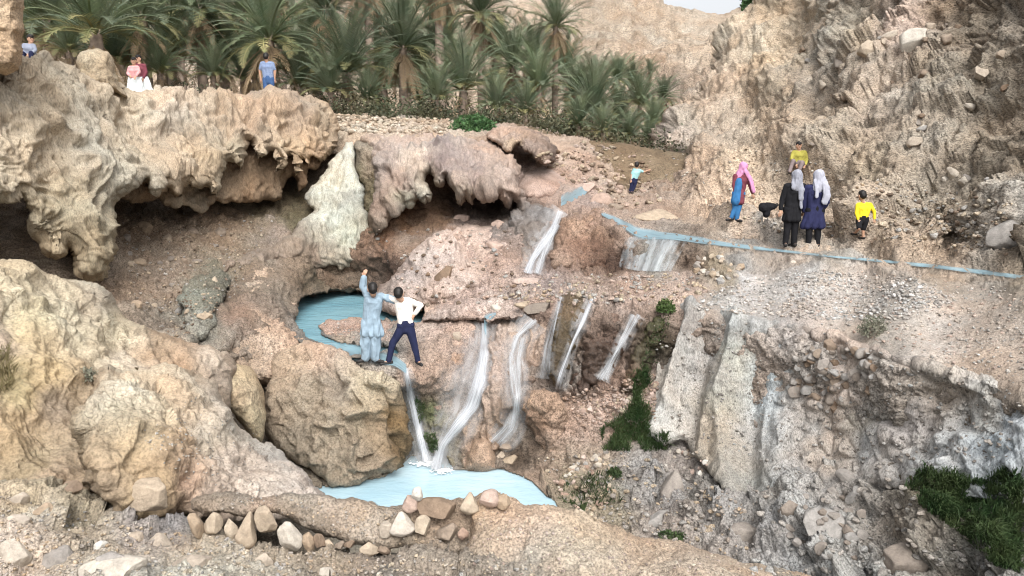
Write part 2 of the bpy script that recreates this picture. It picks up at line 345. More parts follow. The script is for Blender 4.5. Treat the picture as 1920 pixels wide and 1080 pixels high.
BCOL = [
 (640,225,205,180,150),(740,235,215,190,165),(850,240,205,180,155),(1060,262,200,172,148),(1150,290,196,168,142),(1200,295,190,165,140),
 (1000,330,200,165,148),(1080,320,190,160,140),(1150,350,190,165,142),(1200,385,190,160,138),(1240,330,180,150,125),(1100,375,190,160,145),
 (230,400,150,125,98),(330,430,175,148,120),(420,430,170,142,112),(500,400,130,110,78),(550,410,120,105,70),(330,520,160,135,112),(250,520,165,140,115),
 (400,530,140,138,118),(380,590,168,166,150),(330,640,150,130,110),(440,580,170,138,115),(420,560,125,105,85),(520,440,170,145,125),(560,480,150,125,100),
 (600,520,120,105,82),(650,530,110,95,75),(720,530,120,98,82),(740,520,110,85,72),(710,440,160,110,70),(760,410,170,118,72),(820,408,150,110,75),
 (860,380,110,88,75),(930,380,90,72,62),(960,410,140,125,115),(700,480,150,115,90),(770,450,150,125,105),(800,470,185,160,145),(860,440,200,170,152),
 (900,470,195,165,150),(850,520,190,160,145),(950,500,185,155,138),(900,560,185,155,140),(960,570,175,155,145),(1000,420,135,120,112),(980,460,160,140,130),
 (1060,410,175,145,125),(1110,430,165,132,110),(1110,480,135,105,85),(1150,480,95,72,60),(1060,490,160,125,105),(1220,490,140,135,125),(1300,480,120,95,75),(1350,500,165,145,115),
 (1020,540,180,152,140),(1100,545,185,158,140),(1200,550,190,160,142),(1280,545,195,168,150),
 (1400,460,170,160,148),(1560,480,172,160,145),(1750,495,170,150,128),(1920,515,160,140,115),(1450,500,170,160,150),(1400,530,205,195,188),(1500,540,210,202,196),(1600,540,200,190,182),
 (1700,545,185,168,152),(1850,580,190,172,155),(1900,640,192,176,160),(1650,600,190,178,165),(1750,620,205,185,168),(1500,590,195,180,170),(1400,480,150,145,140),
 (600,640,120,125,125),(650,600,195,160,140),(700,640,150,140,130),(740,670,175,160,145),(640,680,200,178,150),(800,600,205,172,150),(860,600,200,168,150),
 (800,700,200,165,140),(900,700,165,145,135),(870,760,155,135,120),(1000,650,165,145,130),(1050,650,110,88,70),(1140,650,105,82,68),(1220,640,85,72,52),
 (1130,700,120,92,75),(1060,700,140,135,130),(1150,770,195,160,140),(1200,730,180,150,130),(1080,790,175,145,125),(1100,860,180,155,130),(1080,920,165,150,120),(1140,930,150,140,115),
 (960,820,150,135,120),(980,850,85,68,52),(1000,890,175,150,128),(800,780,110,115,70),(790,830,130,125,100),
 (1220,900,168,162,158),(1260,850,175,165,158),(1260,960,158,150,145),(1300,930,140,130,120),(1350,980,172,168,165),(1450,1000,178,173,170),(1450,940,165,158,150),(1550,950,182,176,170),
 (1600,1020,182,176,168),(1700,1000,170,158,142),(1750,900,120,108,80),(1850,950,85,80,58),(1600,900,182,178,172),(1900,1040,150,150,148),
 (700,950,150,140,120),(400,900,170,155,130),(100,900,170,155,130),
 (1250,260,209,182,160),(1300,200,205,180,153),(1300,300,201,170,139),(1340,150,214,188,160),(1400,60,225,202,171),(1450,20,214,188,153),(1450,120,216,188,150),(1450,230,201,170,136),
 (1400,330,214,184,150),(1350,380,220,188,156),(1400,420,223,191,160),(1500,350,197,170,141),(1560,100,180,165,145),(1550,170,186,170,150),(1620,80,192,173,145),(1700,70,209,188,174),
 (1560,250,186,170,148),(1650,180,209,193,174),(1700,250,192,170,145),(1620,330,201,182,153),(1750,150,180,161,136),(1850,150,175,157,133),(1800,30,158,139,115),(1900,20,152,134,113),
 (1850,280,169,150,125),(1800,380,169,150,125),(1700,330,186,168,145),(1900,400,192,182,168),(1880,440,186,182,174),(1650,430,201,180,156),(1750,450,192,170,145),(1550,440,209,180,150),
 (1900,480,158,136,110),(1420,-50,225,202,171),(1500,-100,203,176,145),(1900,-100,169,148,121),
]
POOL_LOW_Z, POOL_UP_Z = CZ - 5.5, CZ - 3.58
POOL_LOW = [(560,905),(600,915),(660,905),(720,895),(760,866),(772,855),(835,852),(850,880),(900,884),(935,878),(975,892),(1000,905),(1030,935),(1060,962),(1000,1010),(700,1010),(540,960)]
POOL_UP = [(562,560),(580,551),(640,547),(700,546),(770,552),(800,575),(790,605),(735,602),(700,597),(650,598),(605,612),(600,628),(640,644),(700,652),(735,650),(752,664),(690,668),(620,650),(575,632),(552,612),(555,590)]
Z_CLIFF = [(1180,-400),(1222,288),(1240,330),(1290,400),(1400,450),(1560,472),(1750,492),(1930,516),(2200,560),(2740,640),(2740,-400)]
Z_STRATA = [(1500,-400),(1530,60),(1500,150),(1520,240),(1600,330),(1560,440),(1930,510),(2200,560),(2740,640),(2740,-400)]
Z_GRAVEL = [(1330,530),(1480,500),(1700,520),(1930,545),(2200,590),(2740,680),(2740,1000),(2200,840),(1700,690),(1500,625),(1290,590)]
Z_RUBBLE = [(1040,860),(1110,830),(1170,850),(1220,830),(1300,850),(1400,940),(1560,880),(1700,890),(1950,980),(1950,1150),(1000,1150),(1010,900)]
Z_BASIN = [(190,380),(560,380),(560,440),(430,560),(420,660),(200,660)]
Z_FALLS = [(1030,560),(1240,560),(1230,740),(1060,745),(1030,690)]
Z_BROWN = [(1040,395),(1130,385),(1175,440),(1165,512),(1050,515),(1010,470)]
Z_PEB = [(1000,500),(1160,512),(1300,505),(1340,540),(1240,570),(1000,570),(900,560)]
Z_SLUMP = [(1180,750),(1230,700),(1230,780),(1100,830),(1060,760)]

def wz(X, Y, poly, f):
    d, _, _ = segdist(X, Y, poly); s = np.where(inpoly(X, Y, poly), d, -d); return sst(s, -f, f)
def base_disp(P, X, Y):
    Xw = X + fbm(P * .8, 3) * 18; Yw = Y + fbm(P * .8 + 9, 3) * 12
    h = np.zeros(X.shape, np.float32)
    W = {}
    for k, z, f in (('c', Z_CLIFF, 8), ('s', Z_STRATA, 25), ('g', Z_GRAVEL, 10), ('r', Z_RUBBLE, 12), ('b', Z_BASIN, 20), ('f', Z_FALLS, 10), ('n', Z_BROWN, 10), ('p', Z_PEB, 8), ('q', Z_SLUMP, 8)):
        W[k] = wz(Xw, Yw, z, f)
    rest = np.clip(1 - W['c'] - W['g'] - W['r'] - W['b'] - W['f'] - W['n'] - W['p'], 0, 1)
    def add(wt, fn):
        nonlocal h
        m = wt > .004
        if m.any(): h[m] = h[m] + (wt[m] * fn(P[m])).astype(np.float32)
    add(rest, lambda p: d_soft(p, .13, .9) + billow(p / .28 + 3, 4, .6) * .03 + facet(p + fbm(p * 3, 2)[..., None] * .1, .34, .07) + facet(p, .13, .035))
    add(W['c'] * (1 - W['s']), lambda p: fbm(p * .3, 6, .55) * .8 + d_strata(p, .13, .6, 36) + facet(p, .22, .08))
    add(W['c'] * W['s'], lambda p: d_strata(p, .46, 1.25, 36) + facet(p, .2, .07))
    add(W['g'], lambda p: fbm(p * .8, 3) * .06 + d_cobble(p, .16, .02))
    add(W['r'], lambda p: fbm(p * .8, 3) * .25 + facet(p + fbm(p * 2, 2)[..., None] * .2, .6, .30) + billow(p / .5, 4, .55) * .12 + facet(p, .14, .06))
    add(W['b'], lambda p: fbm(p * .9, 4) * .18 + billow(p / .3, 4, .6) * .05 + facet(p, .3, .09) + facet(p, .12, .05))
    add(W['f'], lambda p: d_flute(p, .14, .45) + billow(p / .22, 4, .6) * .10)
    add(W['n'], lambda p: fbm(p * .8, 3) * .22 + billow(p / .35, 4, .6) * .10 + facet(p, .22, .09))
    add(W['p'], lambda p: fbm(p * 1.2, 4) * .10 + d_cobble(p, .16, .06))
    add(W['q'], lambda p: d_cobble(p, .13, .07))
    return h
def carve(P, X, Y, poly, z):
    d, _, _ = segdist(X, Y, poly); ins = inpoly(X, Y, poly)
    dr = ray(X, Y); zz = P[..., 2]
    new = np.where(ins, np.minimum(z - .04 - .35 * sst(d, 0, 40), zz * 0 + 99), zz)
    ring = (~ins) & (d < (16 if z > POOL_LOW_Z + .1 else 45)) & (Y < np.where(z > POOL_LOW_Z + .1, 672, 9999)) & (zz < z + .035)
    new = np.where(ring, z + .035 + .012 * np.minimum(d, 20) / 20, new); ch = ins | ring
    t = (new - CZ) / np.minimum(dr[..., 2], -1e-3)
    Q = np.array([0, 0, CZ]) + dr * t[..., None]
    return np.where(ch[..., None], Q, P)

OUT = rough([(-200,240),(300,232),(620,212),(700,214),(780,217),(850,224),(930,232),(1000,240),(1060,250),(1100,262),(1140,283),(1180,289),(1222,287),(1230,262),(1243,240),(1246,214),(1268,195),(1290,184),(1300,160),
             (1312,138),(1326,112),(1345,85),(1366,58),(1384,36),(1392,8),(1402,-60),(1440,-330),(2720,-330),(2720,1180),(-500,1180),(-500,260)], .05, 4, 5, 9)
def build_base():
    xs = axis(-500, 2720, 2.3, 190, 1920, 14); ys = axis(-330, 1180, 2.3, 0, 1080, 14)
    X, Y = np.meshgrid(xs, ys); xc = (xs[1:] + xs[:-1]) / 2; yc = (ys[1:] + ys[:-1]) / 2
    Xc, Yc = np.meshgrid(xc, yc); mask = inpoly(Xc, Yc, OUT); used = np.zeros(X.shape, bool)
    for a, b in ((0, 0), (0, 1), (1, 0), (1, 1)): used[a:a + mask.shape[0], b:b + mask.shape[1]] |= mask
    rim = [p for p in OUT if p[1] < 300 and 600 < p[0] < 1450 and p[1] > -325]
    d, bx, by = segdist(X, Y, rim, closed=False)
    inn = inpoly(X, Y, OUT); near = used & ~inn & (d < 6); X = np.where(near, bx, X); Y = np.where(near, by, Y); d = np.where(near | ~inn, 0, d)
    D = tps(BASE, X, Y)
    k = 1 - np.clip(d / 28, 0, 1); D = D + (1 - np.sqrt(1 - k * k)) * np.where(X > 1225, 3.0, 1.0)
    P = at(X, Y, D); n = normals(P); h = base_disp(P, X, Y)
    # gullied fold of the cliff's left flank
    P = P + n * h[..., None]
    for poly, z in ((POOL_LOW, POOL_LOW_Z), (POOL_UP, POOL_UP_Z)): P = carve(P, X, Y, poly, z)
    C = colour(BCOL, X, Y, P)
    cliff = inpoly(Xc + 0, Yc, Z_CLIFF)
    grav = inpoly(Xc, Yc, Z_GRAVEL) | inpoly(Xc, Yc, [(1330,455),(1450,462),(1560,474),(1750,494),(1930,520),(2200,560),(2200,600),(1930,550),(1480,505),(1330,535)])
    outs = []
    for nm, mk_, mat, lab in (('cliff', mask & cliff, M_CLIFF, None), ('terrace', mask & grav & ~cliff, M_MASON, None), ('hillside', mask & ~cliff & ~grav, M_ROUGH, None)):
        F = grid_faces(mk_); ids, inv = np.unique(F.ravel(), return_inverse=True)
        o = mk(nm, P.reshape(-1, 3)[ids], inv.reshape(F.shape), mat, C.reshape(-1, 3)[ids]); tag(o, kind='structure')
    return P
build_base()

# ---- distant hill, its own ridge far behind the palms
def d_hill(P, X, Y): return fbm(P / 26, 5, .5) * 3.2 + ridged(np.stack([P[..., 0] * .06 + P[..., 2] * .05, P[..., 1] * .03, P[..., 2] * .03], -1), 3) * .7 + facet(P, 6, 1.3) + facet(P, 2.2, .6) + fbm(P / 2.4, 3, .5) * .5
hill = patch('hill', [(-300,330),(-320,-500),(480,-420),(900,-300),(1080,-110),(1160,-35),(1230,3),(1275,18),(1310,28),(1345,36),(1380,30),(1430,10),(1520,20),(1600,330)],
             [(500,300,62),(1500,300,60),(1000,300,62),(1000,100,95),(1250,20,130),(1500,30,120),(900,-200,150),(500,-400,170),(500,0,100),(1250,150,88),(-200,0,105),(-200,300,70),(-200,-400,180)],
             [(950,50,186,164,138),(1100,100,180,158,132),(1200,150,180,156,130),(1300,60,192,170,144),(1000,0,192,170,144),(1250,220,176,152,128),(1050,200,178,154,128)],
             rock_mat('far_rock', .35, .34, .7, 1.0), d_hill, R=40, roundm=8, thick=45, step=3.2, seed=4, ro=.06)
tag(hill, kind='structure')

# ---- rock formations -----------------------------------------------------------
def thingify(o, label, cat, group=None): tag(o, label, cat, group); return o
SH_D = [(-500,100,11.5),(-500,400,10.5),(-80,100,13.2),(-80,400,11.8),(0,130,13.6),(0,360,12.6),(100,500,13.3),(100,200,14.2),(200,500,14.0),(200,200,16.2),(250,350,15.4),(350,200,19.0),(350,350,17.0),(450,180,20.5),(450,300,18.6),(550,200,21.6),(560,310,20.3),(630,240,23)]
SH_C = [(0,200,205,186,158),(80,170,210,192,162),(60,300,200,182,152),(120,400,188,168,132),(170,460,178,158,122),(180,250,212,196,170),(250,200,216,200,172),(250,300,205,188,160),(320,200,208,186,160),(330,300,200,178,148),(400,220,196,172,142),
        (420,300,196,170,132),(480,200,190,162,132),(520,230,196,170,138),(560,200,182,158,132),(560,280,200,170,130),(610,230,205,176,140),(620,280,196,166,132),(400,330,190,165,130)]
shelf = patch('rock_shelf', [(-520,60),(0,108),(45,104),(75,98),(110,118),(150,128),(180,145),(222,150),(245,166),(270,170),(300,173),(325,166),(352,167),(372,176),(392,168),(420,166),(440,176),(470,169),(505,166),(545,172),(575,184),(600,190),(618,206),(630,226),(634,255),(628,282),(612,300),
        (596,304),(586,296),(578,312),(566,300),(560,327),(552,302),(545,296),(538,318),(528,310),(520,322),(510,285),(500,292),(492,296),(482,300),(474,268),(464,262),(458,300),(452,318),(440,306),(428,305),(418,345),(408,368),(396,366),(384,350),(370,354),(352,344),(338,368),(326,362),(312,350),(298,354),(288,362),(274,340),(262,346),(252,356),(236,366),(226,372),(217,400),(214,450),(205,492),(196,517),(182,519),(168,522),(154,515),(146,480),(130,466),(122,480),(106,482),(92,474),(78,455),(62,440),(52,404),(42,372),(28,380),(8,377),(-520,400)],
        SH_D, SH_C, M_FLUTE, lambda P, X, Y: d_flute(P, .17, .70, .50, .12) + d_flute(P + 9, .05, .2, .45, .12) + fbm(P * .55, 4) * .34 + facet(P, .25, .02) + billow(P / .16, 3) * .008, R=34, roundm=.9, thick=4.2, seed=11, ro=.16, minlen=7)
tag(shelf, kind='structure')
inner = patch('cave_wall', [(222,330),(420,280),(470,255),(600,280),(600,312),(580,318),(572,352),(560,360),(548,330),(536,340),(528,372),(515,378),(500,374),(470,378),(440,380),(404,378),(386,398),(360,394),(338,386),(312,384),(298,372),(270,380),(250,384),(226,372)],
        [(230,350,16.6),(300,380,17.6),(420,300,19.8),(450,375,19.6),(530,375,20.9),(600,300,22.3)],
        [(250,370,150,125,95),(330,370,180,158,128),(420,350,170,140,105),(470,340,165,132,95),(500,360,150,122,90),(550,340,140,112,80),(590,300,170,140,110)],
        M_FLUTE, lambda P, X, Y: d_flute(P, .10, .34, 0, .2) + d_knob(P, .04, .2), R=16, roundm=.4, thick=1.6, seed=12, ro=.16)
tag(inner, kind='structure')
stub = patch('rock_pinnacle', [(143,120),(150,98),(165,91),(185,90),(205,97),(215,112),(216,135),(225,160),(240,185),(140,170),(146,140)],
        [(140,90,16.6),(240,90,17.6),(180,180,16.6)], [(160,110,206,180,140),(190,110,205,172,128),(200,140,196,166,126)], M_ROCK,
        lambda P, X, Y: d_knob(P, .05, .3), R=22, roundm=.5, thick=1.3, seed=13, ro=.12)
thingify(stub, 'rounded tan rock stub standing on the crest of the left shelf', 'rock')
pil = patch('rock_pillar', [(-320,-120),(38,-120),(42,0),(46,60),(44,100),(38,130),(10,142),(-320,150)], [(-90,-100,12.4),(50,-100,12.6),(0,140,12.6)],
        [(0,40,212,180,140),(40,60,205,172,132),(0,120,205,175,138)], M_ROCK, lambda P, X, Y: d_knob(P, .05, .4), R=26, roundm=.6, thick=2, seed=14, ro=.08)
thingify(pil, 'tall tan pillar of rock cut off by the top left corner of the photo', 'rock')
fan = patch('travertine_fan', [(648,268),(660,266),(668,290),(672,330),(684,372),(692,412),(690,450),(676,478),(662,500),(640,512),(615,500),(590,505),(560,495),(520,500),(470,510),(440,505),(400,520),(420,490),(470,470),(520,455),(548,440),(560,415),(590,395),(572,372),(590,345),(610,318),(632,290)],
        [(650,270,22.3),(600,370,20.8),(680,370,20.8),(640,500,19.9),(560,460,19.2),(690,450,20.0),(420,500,17.2)],
        [(650,280,215,212,195),(640,330,208,208,190),(620,400,212,214,196),(660,380,178,176,162),(650,440,205,205,182),(670,430,190,186,165),(600,430,175,168,150),(560,450,165,145,125),(600,480,160,138,118),(640,485,170,160,140),(500,480,160,138,118),(440,500,165,140,118)],
        M_FLUTE, lambda P, X, Y: d_flute(P, .10, .26, .25, .10) + d_knob(P, .03, .22) + fbm(P * .8, 3) * .14, R=22, roundm=.4, thick=2.0, seed=15, ro=.14)
tag(fan, kind='structure')
flank = patch('brown_flank', [(664,268),(690,262),(720,280),(740,340),(735,390),(715,440),(700,480),(680,500),(668,492),(690,440),(688,400),(676,340),(668,300)],
        [(664,268,22.2),(740,340,20.6),(690,480,19.8),(700,400,20.2)], [(680,290,165,145,120),(700,330,140,128,95),(700,380,130,118,85),(690,450,125,105,78)],
        M_ROUGH, lambda P, X, Y: d_knob(P, .10, .3), R=16, roundm=.5, thick=1.6, seed=16, ro=.16)
tag(flank, kind='structure')
drape = patch('draped_mound', [(672,258),(700,250),(745,252),(790,250),(830,255),(870,254),(905,258),(930,268),(948,285),(966,308),(976,325),(974,350),(985,375),(1000,395),(990,410),(972,395),(962,372),(950,392),(944,378),(934,366),(925,385),(916,372),(905,380),(893,368),(884,392),(872,372),(862,388),(852,362),(842,348),(836,330),(826,352),(814,338),(806,318),(796,330),(800,350),(806,372),(795,380),(784,368),(772,388),(760,380),(750,396),(742,404),(730,418),(716,440),(704,462),(694,478),(690,455),(694,420),(700,380),(706,340),(702,300),(684,272)],
        [(672,258,22.4),(750,252,22.6),(900,256,22.8),(750,300,20.4),(850,320,19.4),(950,340,18.9),(960,300,20.4),(700,440,19.3),(760,380,19.0),(990,400,19.4),(880,370,18.8)],
        [(690,265,195,165,140),(750,265,205,178,160),(850,265,195,168,150),(930,280,200,170,150),(720,300,175,152,138),(780,300,200,182,165),(830,290,158,135,128),(880,320,165,142,132),(930,330,182,158,142),(800,350,200,188,165),(750,340,165,142,128),(720,380,160,135,118),(760,380,175,165,140),(700,440,140,118,98),(870,370,170,150,130),(960,350,190,162,145),(985,395,150,138,130)],
        M_FLUTE, lambda P, X, Y: d_flute(P, .15, .36, .55, .12) + d_knob(P, .025, .2) + fbm(P * .7, 3) * .16, R=26, roundm=1.0, thick=2.6, seed=17, ro=.18)
tag(drape, kind='structure')
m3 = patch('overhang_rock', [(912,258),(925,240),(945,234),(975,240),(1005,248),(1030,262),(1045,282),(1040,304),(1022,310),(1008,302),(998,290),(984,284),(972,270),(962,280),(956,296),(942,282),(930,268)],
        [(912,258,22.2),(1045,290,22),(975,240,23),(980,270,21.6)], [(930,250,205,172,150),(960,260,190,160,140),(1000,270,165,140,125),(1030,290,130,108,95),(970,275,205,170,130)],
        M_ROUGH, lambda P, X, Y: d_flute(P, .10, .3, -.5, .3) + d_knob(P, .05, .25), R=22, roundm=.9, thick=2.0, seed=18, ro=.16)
thingify(m3, 'brown overhanging rock with a small dark cave beneath it, right of the green bush', 'rock')
m4 = patch('smooth_boulder', [(968,345),(980,322),(1005,312),(1035,314),(1060,328),(1075,350),(1060,368),(1020,372),(985,375),(970,362)],
        [(968,345,21.6),(1075,350,21.9),(1010,312,22.4),(1010,372,20.6)], [(1000,330,205,172,155),(1050,350,195,162,145)], M_ROCK, lambda P, X, Y: d_soft(P, .06, .6), R=30, roundm=.9, thick=1.6, seed=19)
thingify(m4, 'smooth pink boulder below the small cave, left of where the stream comes in', 'boulder')

# big boulder in front of the lower pool
bb = patch('big_boulder', [(498,760),(502,715),(510,682),(528,656),(552,642),(590,640),(625,652),(660,676),(690,688),(722,690),(742,700),(756,735),(766,775),(772,820),(768,852),(752,878),(725,895),(690,902),(655,908),(620,908),(592,892),(560,872),(525,845),(504,812)],
        [(498,740,13.0),(560,645,13.8),(640,668,13.1),(700,690,12.55),(735,700,12.5),(770,820,12.8),(640,905,12.0),(620,780,12.3),(540,850,12.2),(740,760,12.5)],
        [(540,680,200,172,140),(600,670,200,165,135),(560,740,165,145,118),(600,780,175,152,122),(620,720,168,148,125),(680,760,190,165,128),(690,720,205,182,145),(650,850,172,148,118),(720,820,180,150,112),(752,790,150,115,62),(764,840,120,92,52),(700,880,165,140,110),(560,830,150,132,108),(640,660,205,175,150)],
        M_ROCK, lambda P, X, Y: d_flute(P, .15, 1.0, .25, .10) + d_flute(P + 3, .04, .3, .2, .2) + d_soft(P, .10, .8) + facet(P, .5, .10, .5) + facet(P, .16, .02), R=34, roundm=.5, thick=3.0, seed=21, ro=.07)
thingify(bb, 'huge rounded tan boulder between the two pools, the couple standing on its top', 'boulder')
pk = patch('knobby_rock', [(380,660),(400,625),(425,590),(440,560),(455,530),(478,505),(500,499),(525,503),(545,518),(560,515),(578,522),(588,540),(572,552),(560,565),(560,585),(548,602),(560,622),(590,636),(620,655),(640,680),(600,700),(540,700),(510,720),(470,720),(420,700)],
        [(380,650,13.8),(470,510,17),(560,540,18),(560,610,15.6),(620,660,14.4),(470,700,13.6),(430,590,15.2),(500,600,15.0)],
        [(480,520,205,175,145),(520,540,200,168,140),(540,580,205,170,142),(480,590,190,158,130),(430,600,165,135,110),(410,640,150,122,100),(500,640,205,172,142),(560,640,205,170,140),(600,665,200,165,135),(470,680,195,165,135),(570,530,190,150,115)],
        M_ROUGH, lambda P, X, Y: d_knob(P, .07, .22) + fbm(P * .9, 3) * .2, R=28, roundm=.7, thick=2.2, seed=22, ro=.12)
thingify(pk, 'knobby pink rock pile along the left edge of the turquoise pool', 'rock')
sb = patch('slab_rock', [(408,712),(418,690),(438,678),(462,684),(482,700),(494,730),(498,775),(496,812),(488,832),(468,815),(445,785),(425,755),(412,735)],
        [(408,700,11.5),(498,740,11.8),(480,830,11.3),(440,740,11.2)], [(430,700,215,190,145),(450,740,205,172,128),(480,780,210,182,135),(430,745,190,165,128)],
        M_ROCK, lambda P, X, Y: d_soft(P, .05, .5) + d_flute(P, .03, .3, -.4), R=26, roundm=.5, thick=.9, seed=23, ro=.05)
thingify(sb, 'smooth upright tan slab of rock wedged left of the huge boulder', 'rock')
# left foreground massif
LA = patch('left_outcrop', [(-520,470),(0,492),(35,490),(62,498),(88,515),(120,520),(155,524),(190,532),(212,548),(224,575),(240,600),(275,614),(320,630),(350,642),(395,645),(425,660),(445,690),(430,760),(300,900),(100,960),(-520,980)],
        [(-500,500,7.0),(-500,950,5.6),(-140,500,8.4),(0,500,9.0),(100,530,9.7),(200,545,10.4),(240,610,10.6),(350,645,11.1),(440,690,11.2),(0,700,7.8),(150,640,8.9),(250,720,9.2),(120,800,7.9),(0,900,6.9),(-140,800,7.0),(300,850,8.6),(200,940,7.2),(430,750,10.6)],
        [(20,520,210,190,152),(100,540,205,185,150),(180,560,195,175,147),(60,600,205,186,142),(150,620,212,195,160),(100,680,205,182,133),(40,720,195,178,129),(0,620,185,168,147),(220,620,215,195,157),(300,650,180,150,115),(340,680,190,155,118),(260,670,215,198,173),(400,660,205,182,157),(420,700,170,150,129),(60,800,195,170,131),(60,850,170,148,110),(20,800,200,172,126),(120,750,165,150,129),(100,880,178,155,126),(350,720,200,180,154),(300,720,195,178,157)],
        M_SMOOTH, lambda P, X, Y: d_soft(P, .20, 1.2) + d_flute(P, .05, .35, .8, .3) + facet(P + fbm(P * 2, 2)[..., None] * .15, .42, .025) + fbm(P / .1, 3) * .008, R=40, roundm=.8, thick=3.5, seed=24, ro=.05, step=2.0)
tag(LA, kind='structure')
LB = patch('left_ledge', [(132,800),(140,765),(165,742),(175,705),(205,690),(250,700),(300,690),(350,700),(400,715),(412,745),(440,790),(475,820),(505,835),(540,862),(575,890),(605,925),(600,960),(500,990),(370,985),(330,965),(300,975),(250,978),(215,960),(180,930),(150,905),(165,880),(150,850)],
        [(132,780,6.9),(250,700,8.1),(400,715,9.7),(500,835,9.3),(605,925,8.5),(500,980,7.3),(250,970,6.5),(300,850,6.9),(420,860,8.0),(180,900,6.35)],
        [(180,720,190,172,144),(250,720,215,196,165),(220,780,185,168,136),(180,820,170,150,118),(250,840,190,168,129),(320,780,210,185,147),(300,900,185,162,123),(350,800,205,172,131),(340,900,200,165,136),(400,800,212,196,173),(450,870,208,190,173),(520,900,210,192,175),(560,900,215,196,181),(420,760,205,188,168),(260,940,190,170,131),(200,920,165,148,123),(380,940,185,165,147)],
        M_SMOOTH, lambda P, X, Y: d_soft(P, .17, .9) + d_knob(P, .018, .16) + facet(P + fbm(P * 2, 2)[..., None] * .15, .5, .08), R=38, roundm=1.15, thick=2.6, seed=25, ro=.09, step=2.0)
tag(LB, kind='structure')
# foreground ground, wall seat and right bank
FG = patch('foreground', [(-520,905),(60,900),(130,905),(200,935),(260,975),(340,965),(400,1000),(520,1030),(640,1035),(760,1040),(860,1050),(960,1060),(1200,1090),(1560,1095),(1560,1300),(-520,1300)],
        [(-500,910,5.6),(-500,1290,3.2),(-160,910,6.4),(100,905,6.9),(250,975,6.6),(400,1000,6.2),(640,1040,5.85),(900,1060,5.6),(1500,1100,4.9),(200,1060,5.35),(700,1090,5.0),(200,1290,3.6),(1000,1290,3.7),(1500,1290,3.6),(-160,1080,5.0)],
        [(60,930,200,180,145),(150,950,185,165,132),(250,990,165,155,150),(320,980,160,155,155),(60,1000,205,190,172),(150,1020,180,170,152),(200,1060,190,178,158),(400,1030,185,172,150),(350,1060,205,190,165),(500,1060,190,175,152),(600,1060,165,152,132),(700,1060,150,138,125),(800,1060,165,150,132),(20,1060,205,190,175)],
        M_NEAR, lambda P, X, Y: fbm(P * 1.1, 4) * .12 + facet(P + fbm(P * 2, 2)[..., None] * .12, .45, .16) + facet(P, .17, .05) + d_cobble(P, .26, .02) + billow(P / .2, 4, .6) * .022 + d_cobble(P + 3, .07, .012), R=22, roundm=.35, thick=.8, seed=26, ro=.05, step=2.0)
tag(FG, kind='structure')
BK = patch('bank', [(868,1075),(872,1020),(880,985),(872,960),(888,938),(905,925),(925,922),(945,930),(975,945),(1010,950),(1050,958),(1090,968),(1130,985),(1180,998),(1230,1008),(1270,1020),(1300,1030),(1360,1045),(1420,1055),(1480,1068),(1550,1085),(1640,1120),(1700,1300),(850,1300)],
        [(870,960,6.0),(880,1070,5.5),(950,930,6.35),(1050,960,6.3),(1230,1010,6.1),(1480,1070,5.7),(1640,1120,5.4),(1100,1060,5.2),(1300,1100,4.9),(900,1290,3.8),(1600,1290,4.0)],
        [(900,940,215,178,135),(930,960,205,172,140),(900,1000,185,160,132),(880,1060,165,150,130),(980,1000,205,172,142),(1000,960,212,182,152),(1100,1000,212,184,150),(1100,1050,205,180,150),(1200,1040,212,182,150),(1300,1060,205,175,145),(1400,1070,212,182,150),(1500,1080,205,175,142),(1000,1070,180,165,145)],
        M_NEAR, lambda P, X, Y: fbm(P * 1.2, 4) * .12 + d_cobble(P, .16, .022) + billow(P / .16, 4, .6) * .022, R=26, roundm=.5, thick=1.2, seed=27, ro=.07, step=2.0)
tag(BK, kind='structure')

# ---- rocks of the central falls
def fallrock(name, outl, ctrl, cc, mat, disp, label, cat='rock', **k):
    o = patch(name, outl, ctrl, cc, mat, disp, **k); thingify(o, label, cat); return o
fallrock('pink_rock', [(772,640),(790,602),(815,585),(845,572),(880,580),(898,600),(890,640),(878,690),(862,730),(848,765),(835,800),(820,812),(808,790),(800,770),(788,745),(778,715),(770,690)],
        [(772,640,14.6),(850,575,15.8),(898,600,15.0),(780,740,13.8),(825,800,13.5),(840,680,13.9)],
        [(830,600,210,172,150),(860,620,205,170,148),(820,670,205,170,145),(840,720,200,160,128),(820,780,160,120,88),(790,700,212,178,150),(870,680,185,148,118)],
        M_ROUGH, lambda P, X, Y: d_knob(P, .06, .24) + d_soft(P, .10, .6), 'orange pink rock face between the boulder and the widest waterfall', R=34, roundm=.6, thick=1.6, seed=31, ro=.1)
fallrock('fluted_rock', [(905,640),(925,612),(955,595),(985,590),(1010,592),(1030,605),(1035,640),(1030,690),(1015,725),(985,735),(968,760),(955,790),(945,825),(935,850),(930,882),(905,888),(870,886),(848,878),(845,840),(858,800),(872,770),(885,730),(892,690)],
        [(905,640,14.3),(985,590,14.7),(1035,620,14.0),(1010,725,13.6),(930,880,12.8),(850,870,13.0),(890,720,13.6),(940,720,13.3)],
        [(930,640,190,165,150),(980,620,190,165,145),(920,700,200,175,160),(960,680,178,155,138),(950,720,130,105,88),(900,770,185,160,142),(925,790,160,138,118),(880,830,165,140,118),(900,860,185,152,125),(1000,680,175,148,128)],
        M_WET, lambda P, X, Y: d_flute(P, .12, .34, .35, .18) + d_knob(P, .03, .16), 'fluted tan rock in the middle of the falls, its foot in the lower pool', R=24, roundm=.55, thick=1.6, seed=32, ro=.1)
